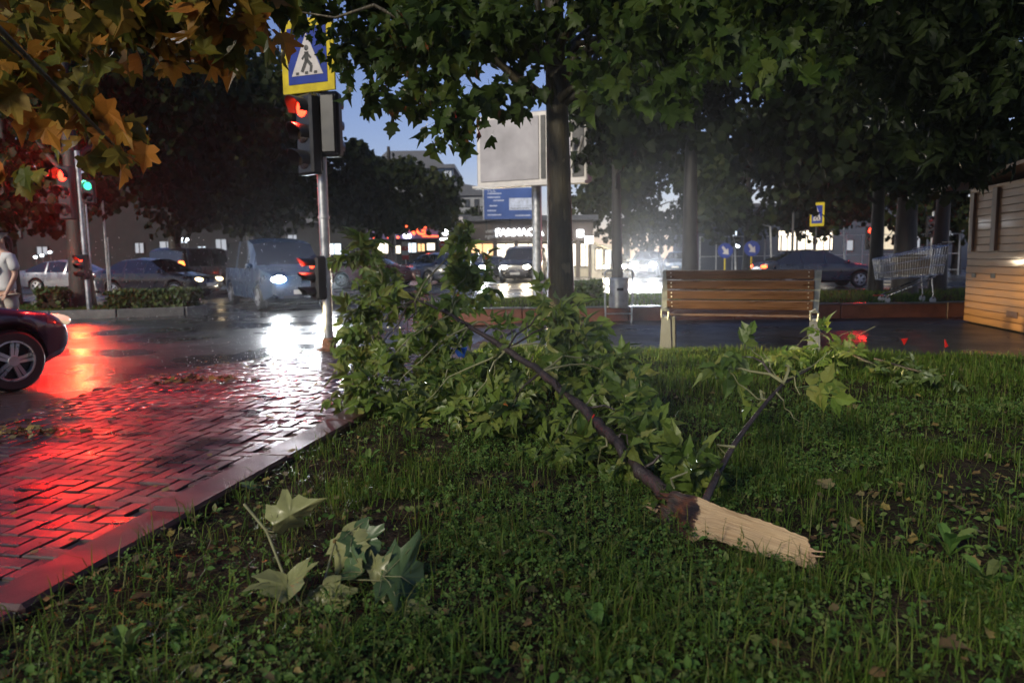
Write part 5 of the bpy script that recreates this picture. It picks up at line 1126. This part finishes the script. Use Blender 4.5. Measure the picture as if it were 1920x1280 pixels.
cl_ = gnd(40, 815); k = 120; P6 = np.stack([cl_.x + RNG.normal(0, .25, k), cl_.y + RNG.normal(0, .12, k), RNG.uniform(.0, .03, k)], 1); g4 = (SMALL[0][0], SMALL[0][1], frames(P6, rnd_unit(k) * np.array([1, 1, .3]), rnd_unit(k) * .7 + np.array([0, 0, 1]), RNG.uniform(.02, .06, k)))
o = bpy.data.objects.new('leaf_litter', stamp('leaf_litter', [g1, g2, g3, g4], MT['litter'])); COL.objects.link(o); tag(o, 'small dead leaves and scraps strewn over lawn and pavers', None, kind='stuff')
# a few leaves one can point at
for (px, py, s, lab, mt) in ((548, 853, .06, 'pale dead leaf lying on the kerb', 'litter'), (282, 1110, .07, 'pale yellow leaf on bare soil near the kerb', 'litter'), (1803, 955, .09, 'brown curled leaf standing in the grass on the right', 'litter'), (1556, 910, .10, 'tan leaf on the bare patch behind the torn wood', 'litter'), (1760, 1212, .10, 'long pale leaf lying low in the grass at bottom right', 'litter'), (925, 585, .0, '', ''), (1640, 1270, .06, 'orange scrap of leaf at the bottom edge', 'litter'), (475, 915, .09, 'green oval leaf lying beside the kerb', 'leaf_wilt'), (1040, 1015, .09, 'rust brown leaf in the grass below the branch', 'litter')):
    if s == 0: continue
    p = gnd(px, py, .02); p.z = (.04 if lab.endswith('on the kerb') else float(lawn_z(p.x, p.y)) + .05)
    me = bpy.data.meshes.new('fallen_leaf'); me.from_pydata(PLANE[0][0] if s > .085 else SMALL[0][0], [], PLANE[0][1] if s > .085 else SMALL[0][1]); me.materials.append(MT[mt])
    o = bpy.data.objects.new('fallen_leaf', me); COL.objects.link(o); o.location = p; o.scale = (s, s, s); o.rotation_euler = (random.uniform(.1, .6), random.uniform(-.4, .4), random.uniform(0, 6)); tag(o, lab, 'leaf', 'single fallen leaves')

# broad-leaved weeds
def weed(px, py, s, nl, label):
    p = gnd(px, py, 0); p.z = float(lawn_z(p.x, p.y)); t = thing('weed', label, 'plant', p, 0, 'broad leaved weeds in the lawn')
    out = [(.03, 0), (.10, .35), (.17, .7), (.12, .92), (0, 1), (-.12, .92), (-.17, .7), (-.10, .35), (-.03, 0)]
    for k in range(nl):
        v, f = fan(out, (0, .6), lambda x, y: abs(x) * .5 - .5 * y * y + .75 * y)
        a = k * 2.4 + random.uniform(-.4, .4); l = s * random.uniform(.6, 1.1); M3 = Matrix.Rotation(a, 3, 'Z') @ Matrix.Rotation(R(random.uniform(10, 50)), 3, 'X')
        MB().add([M3 @ Vector(q) * l for q in v], f).build('leaf', MT['clover'], t)
weed(240, 1215, .13, 7, 'broad leaved weed rosette on bare soil at the lower left'); weed(1120, 1180, .12, 6, 'upright weed in the grass at the bottom centre'); weed(1780, 1030, .15, 8, 'bright weed rosette at the right edge of the lawn'); weed(690, 870, .12, 7, 'weed at the foot of the fallen branch near the kerb'); weed(1850, 1090, .14, 7, 'dark weed in the lower right corner'); weed(965, 1110, .10, 5, 'small yellowish weed beside the wilted twig')

# splashing rain drops over the road in the headlamp light
n = 2600; yk = RNG.uniform(8.5, 24, n); xk = RNG.uniform(-.62, .05, n) * yk; xk = np.where(xk > edge_x(np.minimum(yk, 14.1)) + 2.5, xk - 3, xk)
dv_ = [(1, 0, 0), (-1, 0, 0), (0, 1, 0), (0, -1, 0), (0, 0, 1.6), (0, 0, -1.6)]; df_ = [(0, 2, 4), (2, 1, 4), (1, 3, 4), (3, 0, 4), (2, 0, 5), (1, 2, 5), (3, 1, 5), (0, 3, 5)]
P7 = np.stack([xk, yk, np.where(RNG.random(n) < .7, RNG.exponential(.035, n), RNG.uniform(0, 1.6, n)) - .04], 1)
o = bpy.data.objects.new('rain', stamp('rain', [(dv_, df_, frames(P7, np.tile([0, 1.0, 0], (n, 1)), np.tile([0, 0, 1.0], (n, 1)), RNG.uniform(.0025, .006, n)))], mat('rain_drop', (.75, .78, .82), .08, var=.05, coat=1.0))); COL.objects.link(o); tag(o, 'rain drops splashing on the wet road', None, kind='stuff')
# ------------------------------------------------------------------ fallen branch
def S(px, py, Y): return at(px, py, Y)
fb = thing('fallen_branch', 'large leafy broken branch with torn pale wood lying across the lawn', 'branch', (0, 0, 0))
stem = [at(1252, 938, 3.50), at(1200, 880, 3.76), at(1150, 825, 4.05), at(1090, 765, 4.5), at(1015, 697, 5.05), at(950, 655, 5.5), at(880, 612, 6.0), at(845, 590, 6.3), at(780, 560, 6.6), at(720, 520, 6.9)]
sr = [.040, .035, .031, .028, .024, .022, .017, .014, .010, .006]; P2 = []; R2 = []; rk = random.Random(3)
for i in range(len(stem) - 1):      # knotty, slightly crooked
    for q in range(6):
        t = q / 6; r = sr[i] * (1 - t) + sr[i + 1] * t; k = .22 * r if (i or q) else 0
        P2.append(stem[i].lerp(stem[i + 1], t) + Vector((rk.gauss(0, k), rk.gauss(0, k), rk.gauss(0, k)))); R2.append(r * (1 + rk.gauss(0, .05) + (.22 if rk.random() < .09 else 0)))
P2.append(stem[-1]); R2.append(sr[-1])
MB().tube(P2, R2, 14).build('stem', MT['bark_branch'], fb, smooth=60)
for i in range(6, len(P2) - 10, 5):      # broken side shoots
    d = Vector((rk.gauss(0, 1), rk.gauss(0, 1), rk.gauss(.4, 1))).normalized(); MB().tube([P2[i], P2[i] + d * R2[i] * 1.8, P2[i] + d * R2[i] * rk.uniform(2.2, 4.5) + Vector((0, 0, .01))], [.008, .006, .003], 6).build('shoot_stub', MT['bark_branch'], fb)
for k in range(7):      # torn strips of bark at the break
    a0 = P2[0].lerp(P2[3], rk.random() * .6) + Vector((rk.gauss(0, .02), rk.gauss(0, .015), rk.gauss(.005, .015))); d = (P2[0] - P2[3]).normalized() * rk.uniform(.05, .13) + Vector((rk.gauss(0, .02), rk.gauss(0, .02), rk.gauss(0, .02))); n_ = Vector((rk.gauss(0, 1), rk.gauss(0, 1), rk.gauss(0, 1))).normalized() * rk.uniform(.006, .012)
    MB().add([a0 - n_, a0 + n_, a0 + d * .6 + n_ * .8, a0 + d + n_ * .1, a0 + d * .6 - n_ * .7], [(0, 1, 2, 3, 4)]).build('bark_strip', MT['bark_branch'], fb)
sb = [at(1318, 948, 3.30), at(1345, 890, 3.45), at(1372, 840, 3.62), at(1400, 800, 3.8), at(1440, 750, 4.05), at(1470, 718, 4.25), at(1520, 690, 4.4)]
sidebr = MB().tube(sb, [.020, .016, .014, .013, .011, .009, .004], 8).build('side_branch', MT['bark_branch'], fb, smooth=60)
for (a, b_) in (((1470, 718, 4.25), (1400, 640, 4.7)), ((1470, 718, 4.25), (1560, 655, 4.6)), ((1440, 750, 4.05), (1360, 690, 4.5)), ((1455, 735, 4.1), (1500, 790, 4.1)), ((1470, 720, 4.2), (1430, 660, 4.5))):
    MB().tube(curve(at(*a), at(*b_), .02, 5, .01), [.005, .004, .004, .003, .003, .002], 5).build('twig', MT['twig'], fb)
# torn end: a long half-round slab of pale wood with splintered rims
A = at(1240, 948, 3.38); Bp = at(1522, 1040, 2.84); ax = (Bp - A).normalized(); view = (Vector((0, 0, CAM_H)) - (A + Bp) / 2).normalized()
nrm = (view * .8 + Vector((0, 0, 1)) * .45); nrm = (nrm - ax * nrm.dot(ax)).normalized(); wv_ = ax.cross(nrm)
NU, NW = 46, 12; V = []; F = []; tt = []
rw = random.Random(5); up_e = [.003 * math.sin(i * .23) + rw.gauss(0, .0012) for i in range(NU + 1)]; lo_e = [.004 * math.sin(i * .31 + 1) + rw.gauss(0, .0016) for i in range(NU + 1)]
ln = (Bp - A).length
for i in range(NU + 1):
    t = i / NU; hw_u = np.interp(t, [0, .06, .2, .4, .75, .95, 1], [.055, .082, .092, .080, .068, .062, .056]); hw_l = np.interp(t, [0, .1, .22, .33, .36, .42, .7, 1], [.055, .11, .13, .145, .098, .09, .078, .066])
    for j in range(NW + 1):
        s = j / NW; wd_ = -hw_l + (hw_u + hw_l) * s + (up_e[i] if j == NW else lo_e[i] if j == 0 else 0)
        e = (t > .93) * (.028 * math.sin(s * 4.2 + .6) + rw.uniform(-.008, .008)) * (t - .93) / .07 - (t < .001) * rw.uniform(-.02, .06)
        dep = .005 * (2 * s - 1) ** 2 + .0018 * math.sin(s * 15 + t * 2) + .0012 * math.sin(s * 37 + t * 1.3) + .0006 * rw.gauss(0, 1) + (.003 if j in (0, NW) else 0) * rw.random() - .035 * math.exp(-((t - .10) / .07) ** 2) * math.exp(-((s - .35) / .3) ** 2) + .02 * math.exp(-((t - .05) / .05) ** 2) * (s > .75)
        V.append(A + ax * (t * ln + e) + wv_ * (-wd_) + nrm * (dep + .012 * math.sin(t * 3)))
n1 = len(V)
for i in range(NU + 1):      # rounded underside
    for j in range(NW + 1):
        p = V[i * (NW + 1) + j]; s = j / NW; V.append(p - nrm * (.004 + (.034 - .012 * i / NU) * math.sqrt(max(0, 1 - (2 * s - 1) ** 2))))
for i in range(NU):
    for j in range(NW):
        a = i * (NW + 1) + j; F.append((a, a + 1, a + NW + 2, a + NW + 1)); b_ = a + n1; F.append((b_ + NW + 1, b_ + NW + 2, b_ + 1, b_))
for i in range(NU):
    a = i * (NW + 1); F.append((a, a + NW + 1, a + n1 + NW + 1, a + n1)); a += NW; F.append((a + n1, a + n1 + NW + 1, a + NW + 1, a))
for j in range(NW):
    F.append((j, j + n1, j + n1 + 1, j + 1)); a = NU * (NW + 1) + j; F.append((a + 1, a + n1 + 1, a + n1, a))
wm, t_, b__ = new_mat('torn_wood')
at_ = t_.nodes.new('ShaderNodeAttribute'); at_.attribute_name = 'wood_uv'
sp3 = t_.nodes.new('ShaderNodeSeparateXYZ'); t_.links.new(at_.outputs['Vector'], sp3.inputs[0])
mp_ = t_.nodes.new('ShaderNodeMapping'); mp_.inputs['Scale'].default_value = (1.3, 22, 1); t_.links.new(at_.outputs['Vector'], mp_.inputs[0])
nz_ = t_.nodes.new('ShaderNodeTexNoise'); nz_.inputs['Scale'].default_value = 2.2; nz_.inputs['Detail'].default_value = 7; t_.links.new(mp_.outputs[0], nz_.inputs['Vector'])
pale = ramp(t_, nz_.outputs['Fac'], [(.28, (.20, .115, .05)), (.42, (.37, .25, .13)), (.55, (.45, .32, .175)), (.75, (.54, .41, .25))])
n5 = t_.nodes.new('ShaderNodeTexNoise'); n5.inputs['Scale'].default_value = 5; n5.inputs['Detail'].default_value = 5; m5 = t_.nodes.new('ShaderNodeMapping'); m5.inputs['Scale'].default_value = (2.2, 1, 1); t_.links.new(at_.outputs['Vector'], m5.inputs[0]); t_.links.new(m5.outputs[0], n5.inputs['Vector'])
ma = t_.nodes.new('ShaderNodeMath'); ma.operation = 'MULTIPLY_ADD'; ma.inputs[1].default_value = .28; t_.links.new(n5.outputs['Fac'], ma.inputs[0]); t_.links.new(sp3.outputs['X'], ma.inputs[2])      # rot ends at an uneven front
my = t_.nodes.new('ShaderNodeMath'); my.operation = 'MULTIPLY_ADD'; my.inputs[1].default_value = .12; t_.links.new(sp3.outputs['Y'], my.inputs[0]); t_.links.new(ma.outputs[0], my.inputs[2])
mk = ramp(t_, my.outputs[0], [(.475, 1.0), (.50, 0.0)])
rot = ramp(t_, n5.outputs['Fac'], [(.38, (.010, .006, .005)), (.5, (.035, .014, .008)), (.66, (.12, .04, .014))])
mx = t_.nodes.new('ShaderNodeMix'); mx.data_type = 'RGBA'; t_.links.new(mk, mx.inputs['Factor']); t_.links.new(pale, mx.inputs[6]); t_.links.new(rot, mx.inputs[7]); t_.links.new(mx.outputs[2], b__.inputs['Base Color'])
b__.inputs['Roughness'].default_value = .5
bp2 = t_.nodes.new('ShaderNodeBump'); bp2.inputs['Strength'].default_value = .9; bp2.inputs['Distance'].default_value = .008; t_.links.new(nz_.outputs['Fac'], bp2.inputs['Height']); t_.links.new(bp2.outputs[0], b__.inputs['Normal'])
me = bpy.data.meshes.new('torn_wood'); me.from_pydata([tuple(v) for v in V], [], F); me.materials.append(wm); me.materials.append(MT['bark_branch'])
at2 = me.attributes.new('wood_uv', 'FLOAT_VECTOR', 'POINT')
for i in range(len(V)):
    k = i % n1; at2.data[i].vector = (k // (NW + 1) / NU, (k % (NW + 1)) / NW, 0)
bm = bmesh.new(); bm.from_mesh(me); bm.faces.ensure_lookup_table()
for i in range(NU * NW): bm.faces[2 * i + 1].material_index = 1
bmesh.ops.recalc_face_normals(bm, faces=bm.faces); bm.to_mesh(me); bm.free(); me.shade_smooth(); me.set_sharp_from_angle(angle=R(45))
torn = link(bpy.data.objects.new('torn_wood', me), fb); torn['label'] = 'pale torn wood with a dark rotten hollow'
PALE = mat('pale_splinter', (.38, .25, .15), .6, var=.25, scale=20)
for k in range(26):      # splinters
    s = random.random(); t0 = random.choice((0.0, 0.0, 0.98, random.uniform(.3, .38))); base = A + ax * (t0 * ln) + wv_ * (.05 - .1 * s) + nrm * .005
    d = (ax * (1 if t0 > .5 else -1) + wv_ * random.uniform(-.25, .25) + nrm * random.uniform(-.1, .3)).normalized() * random.uniform(.015, .08) ** 1.0
    MB().tube([base, base + d * .6, base + d], [.0045, .003, .0006], 5).build('splinter', PALE if t0 > .2 or random.random() < .5 else MT['bark_branch'], torn)

# leaf sprays: centre px, py, depth, radius, number of compound leaves
SPR = [(665, 470, 6.95, .17, 8), (700, 500, 6.9, .20, 10), (720, 560, 6.85, .24, 15), (690, 590, 6.7, .24, 15), (680, 640, 6.5, .24, 16), (690, 700, 6.2, .25, 16), (760, 650, 6.35, .27, 17), (730, 740, 5.95, .24, 15), (660, 745, 5.85, .14, 7),
       (800, 570, 6.7, .22, 12), (880, 450, 6.6, .12, 8), (880, 500, 6.6, .19, 13), (890, 545, 6.55, .2, 14), (830, 600, 6.4, .23, 12), (840, 670, 6.1, .25, 15), (830, 730, 5.75, .24, 14), (920, 720, 5.55, .24, 14), (950, 640, 5.9, .22, 11),
       (1045, 575, 6.0, .2, 13), (1075, 620, 5.8, .22, 14), (1060, 670, 5.5, .22, 13), (1120, 670, 5.4, .2, 12), (1150, 700, 5.2, .18, 10), (1000, 740, 5.15, .22, 12), (950, 790, 5.0, .22, 12), (1070, 780, 4.8, .22, 12), (1150, 750, 4.85, .2, 12), (1190, 790, 4.5, .17, 9), (1185, 850, 3.95, .12, 5), (930, 690, 5.7, .2, 8),
       (1050, 850, 4.45, .2, 10), (1120, 880, 4.2, .18, 9), (1170, 860, 4.1, .13, 6), (780, 770, 5.55, .2, 9), (880, 780, 5.25, .2, 9), (1290, 870, 3.75, .11, 5), (1300, 900, 3.65, .10, 4), (1240, 930, 3.5, .07, 3), (1215, 800, 4.3, .12, 5),
       (1380, 670, 4.6, .15, 7), (1340, 700, 4.55, .12, 6), (1500, 740, 4.2, .12, 5), (1420, 760, 4.15, .10, 4), (1480, 690, 4.35, .12, 5), (1350, 890, 3.6, .07, 2)]
pos = []; tip = []
for (px, py, Yd, rad, n) in SPR:
    n = int(n * (1.95 if px < 1330 else .55))
    c = at(px, py, Yd)
    gz = float(lawn_z(c.x, c.y)) if c.x > kerb_x(c.y) else .0
    base = min(stem + sb[3:], key=lambda q: (q - c).length) if px < 1330 else min(sb[2:], key=lambda q: (q - c).length)
    MB().tube(curve(base, c, .0, 5, .015, .06), [.010, .008, .007, .005, .004, .003], 6).build('twig', MT['twig'] if random.random() < .6 else MT['bark_branch'], fb)
    q = rnd_unit(n) * (RNG.random((n, 1)) ** .5) * rad; P_ = q + np.array(c); P_[:, 2] = np.maximum(P_[:, 2], gz + .04)
    pos.append(P_); tip.append(q / rad * .8 + rnd_unit(n) * .65 + np.array([0, -.15, -.2]))
pos = np.concatenate(pos); tip = np.concatenate(tip); n = len(pos); pos = pos - tip / np.linalg.norm(tip, axis=1, keepdims=True) * .07
place_leaves(fb, pos, tip, rnd_unit(n) * .8 + np.array([-.1, -.55, .75]), RNG.uniform(.12, .27, n), COMP, MT['leaf_branch'], 300, minpx=10)
# hanging bunches of winged seeds
sv = [(-.06, 0, 0), (.06, 0, 0), (.15, .55, .03), (.08, 1, 0), (-.08, 1, 0), (-.1, .55, .03)]; sf = [(0, 1, 2, 5), (5, 2, 3, 4)]
for (px, py, Yd) in ((690, 625, 6.4), (715, 650, 6.3), (680, 660, 6.3), (740, 620, 6.4), (800, 560, 6.5), (670, 720, 5.9), (780, 735, 5.7), (1085, 625, 5.5), (1150, 745, 4.7), (1190, 745, 4.6), (1000, 660, 5.4)):
    c = np.array(at(px, py, Yd)); k = 26; q = RNG.normal(0, 1, (k, 3)) * np.array([.05, .05, .085]); M = frames(c + q, rnd_unit(k) * .4 + np.array([0, 0, -1]), rnd_unit(k) + np.array([0, -.6, 0]), RNG.uniform(.03, .045, k))
    o = bpy.data.objects.new('seed_bunch', stamp('seed_bunch', [(sv, sf, M)], MT['seed'])); link(o, fb); o['kind'] = 'stuff'
    o['label'] = 'pale winged seeds'
MB().box((0, 0, 0), (.008, .003, .10), Matrix.Rotation(R(35), 3, 'Y')).build('red_strap', MT['sign_red'], fb).location = at(1105, 790, 4.22)

# ------------------------------------------------------------------ smaller storm litter
def twig_thing(name, label, path, rads, sprays, ls=.2, leaf='leaf_branch', templ=COMP, nparts=60):
    p0 = path[0]; t = thing(name, label, 'branch', (0, 0, 0), 0, 'broken twigs on the lawn')
    MB().tube(path, rads, 7).build('stem', MT['bark_branch'], t, smooth=60); ps = []; tp = []
    for (c, rad, n) in sprays:
        c = Vector(c); b = min(path, key=lambda q: (q - c).length); MB().tube([b, (b + c) / 2 + Vector((0, 0, .02)), c], [.004, .003, .002], 5).build('twig', MT['twig'], t)
        q = rnd_unit(n) * (RNG.random((n, 1)) ** .5) * rad; P_ = q + np.array(c); P_[:, 2] = np.maximum(P_[:, 2], lawn_z(P_[:, 0], P_[:, 1]) + .04); ps.append(P_); tp.append(rnd_unit(n) + np.array([0, 0, -.4]))
    ps = np.concatenate(ps); tp = np.concatenate(tp); n = len(ps)
    place_leaves(t, ps, tp, rnd_unit(n) * .7 + np.array([0, -.4, .8]), ls * RNG.uniform(.7, 1.2, n), templ, MT[leaf], nparts, minpx=8); return t
twig_thing('fallen_twig', 'broken leafy twig sticking up in the grass by the right bench leg', [at(1650, 690, 6.6), at(1590, 660, 6.9), at(1560, 640, 7.0), at(1530, 615, 7.1)], [.016, .013, .010, .005],
           [(at(1545, 630, 7.0), .14, 7), (at(1560, 660, 6.9), .15, 7), (at(1610, 675, 6.7), .15, 6), (at(1600, 620, 7.0), .08, 2), (at(1480, 665, 6.7), .16, 6)])
MB_t = [o for o in bpy.data.objects if o.name.startswith('fallen_twig') and o.type == 'EMPTY'][0]
MB().tube(curve(at(1570, 650, 7.0), at(1640, 612, 7.1), 0, 4, .005), .004, 5).build('twig', MT['twig'], MB_t)
twig_thing('leaf_heap', 'flat dark heap of leaves lying in the grass right of the bench', [at(1640, 672, 6.6), at(1700, 690, 6.3), at(1760, 705, 6.1)], [.012, .010, .006], [(at(1660, 690, 6.4), .16, 8), (at(1700, 695, 6.3), .16, 10), (at(1740, 705, 6.2), .15, 9), (at(1770, 712, 6.1), .1, 5)], .17, 'hedge')
# wilted plane twig in the foreground
wt = thing('wilted_twig', 'torn plane twig with large wilted pale leaves in the front of the lawn', 'branch', (0, 0, 0), 0, 'broken twigs on the lawn')
s1 = [at(458, 945, 2.98), at(500, 995, 2.86), at(535, 1085, 2.66), at(585, 1163, 2.50), at(567, 1226, 2.38)]; s2 = [at(628, 1015, 2.80), at(605, 1100, 2.62), at(587, 1162, 2.50)]
MB().tube(s1, [.006, .0055, .005, .0055, .006], 8).build('stem', MT['twig'], wt, smooth=60); MB().tube(s2, [.004, .0045, .005], 8).build('stem', MT['twig'], wt, smooth=60)
MB().ellipsoid(s1[1], (.009, .009, .009), 8, 6).build('bud', MT['twig'], wt); MB().ellipsoid(s2[0], (.009, .012, .009), 8, 6).build('bud', MT['litter'], wt)
def big_leaf(b, tp_, wdir, size, curl, fold, under, name='leaf'):
    """a plane leaf bent along its midrib; b: base point, tp_: tip point"""
    outl = []
    for k in range(len(OUT)):
        x, y = OUT[k]; x2, y2 = OUT[(k + 1) % len(OUT)]; outl += [(x, y), ((x + x2) / 2 * .97, (y + y2) / 2)]
    rings = [(1.0, outl), (.55, [(x * .55, .32 + (y - .32) * .55) for x, y in outl])]
    V = []; n = len(outl); rnd = random.Random(int(b.x * 1000))
    ph = rnd.uniform(0, 6)
    def zf(x, y): return abs(x) * fold - curl * (y - .1) ** 2 + .05 * math.sin(7 * x + ph) + .045 * math.sin(9 * y + 2 * ph) + .03 * math.cos(14 * math.atan2(x, y - .3) + ph)
    for s, o_ in rings: V += [(x, y, zf(x, y)) for x, y in o_]
    V.append((0, .32, zf(0, .32))); F = [(i, (i + 1) % n, n + (i + 1) % n, n + i) for i in range(n)] + [(n + i, n + (i + 1) % n, 2 * n) for i in range(n)]
    size *= 1.25; b = b + Vector((0, 0, .03)); tp_ = b + (tp_ - b) * 1.15; d = (tp_ - b); l = d.length; y_ = d.normalized(); z_ = Vector(wdir); z_ = (z_ - y_ * z_.dot(y_)).normalized(); x_ = y_.cross(z_)
    Mx = Matrix((x_, y_, z_)).transposed()
    if under: Mx = Mx @ Matrix.Rotation(math.pi, 3, 'Y')
    sc = Vector((size, l, size)); me = MB().add([b + Mx @ Vector((v[0] * size, v[1] * l, v[2] * size)) for v in V], F)
    mm = bpy.data.meshes.new(name); mm.from_pydata(me.v, [], me.f); mm.materials.append(MT['leaf_wilt']); mm.shade_smooth(); o = link(bpy.data.objects.new(name, mm), wt)
    vn = MB()
    for (ex, ey) in ((0, .95), (.45, .45), (-.45, .45), (.36, .08), (-.36, .08)):
        q = [b + Mx @ Vector((ex * k * size, (.03 + (ey - .03) * k) * l, (zf(ex * k, .03 + (ey - .03) * k) + .012) * size)) for k in (0, .33, .66, 1)]; vn.tube(q, [.0022, .0018, .0013, .0006], 4)
    vn.build('veins', MT['twig'], o)
U_ = Vector((0, -.45, .9)); C_ = Vector((0, -.9, .45))
big_leaf(at(512, 998, 2.84), at(598, 935, 2.92), (.5, -.8, .2), .13, .5, 1.3, True)
big_leaf(at(536, 1086, 2.64), at(545, 1146, 2.50), (0, -.75, .65), .20, .5, -.5, True)
big_leaf(at(600, 1112, 2.60), at(648, 1168, 2.50), (.1, -.8, .6), .15, .3, .3, True)
big_leaf(at(608, 1164, 2.50), at(700, 1206, 2.42), (.1, -.7, .7), .12, .3, .4, True)
big_leaf(at(634, 1012, 2.80), at(684, 1062, 2.70), (-.2, -.8, .5), .17, .4, .6, True)
big_leaf(at(660, 1010, 2.82), at(712, 1050, 2.74), (.3, -.7, .5), .14, .4, .6, False)
big_leaf(at(715, 1090, 2.62), at(812, 1098, 2.62), (0, -.5, .85), .26, .25, .25, False)
big_leaf(at(690, 1085, 2.66), at(730, 1050, 2.70), (0, -.7, .7), .13, .5, .5, True)
big_leaf(at(680, 1085, 2.66), at(625, 1065, 2.72), (0, -.6, .8), .12, .5, .5, False)
big_leaf(at(735, 1120, 2.56), at(762, 1172, 2.46), (.4, -.7, .4), .08, .6, .8, True)
big_leaf(at(765, 1148, 2.50), at(822, 1150, 2.50), (0, -.6, .6), .06, .3, .9, True)
for (a, b_) in (((587, 1162, 2.5), (610, 1165, 2.5)), ((605, 1100, 2.62), (640, 1085, 2.64)), ((640, 1085, 2.64), (720, 1088, 2.62)), ((500, 995, 2.86), (514, 997, 2.84))): MB().tube([at(*a), at(*b_)], .0028, 5).build('leaf_stalk', MT['twig'], wt)
# blue scrap, and red pieces standing for red light reflected on the path
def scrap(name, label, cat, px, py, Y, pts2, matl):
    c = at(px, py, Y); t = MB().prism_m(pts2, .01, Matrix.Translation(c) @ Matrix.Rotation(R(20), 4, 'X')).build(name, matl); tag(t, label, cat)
scrap('plastic_scrap', 'torn blue plastic scrap caught under the fallen branch', 'scrap', 865, 660, 5.95, [(-.06, .03), (.05, .04), (.02, -.05), (-.03, -.04)], mat('blue_plastic', (.03, .1, .42), .35))
scrap('red_reflection_piece', 'left of two small red pieces standing for light reflections behind the lawn edge by the cabin', 'scrap', 1695, 640, 8.9, [(-.04, .03), (.04, .04), (.015, -.05)], MT['sign_red'])
scrap('red_reflection_piece', 'right of two small red pieces standing for light reflections behind the lawn edge by the cabin', 'scrap', 1775, 643, 8.7, [(-.03, .05), (.03, -.04), (.0, -.06)], MT['sign_red'])
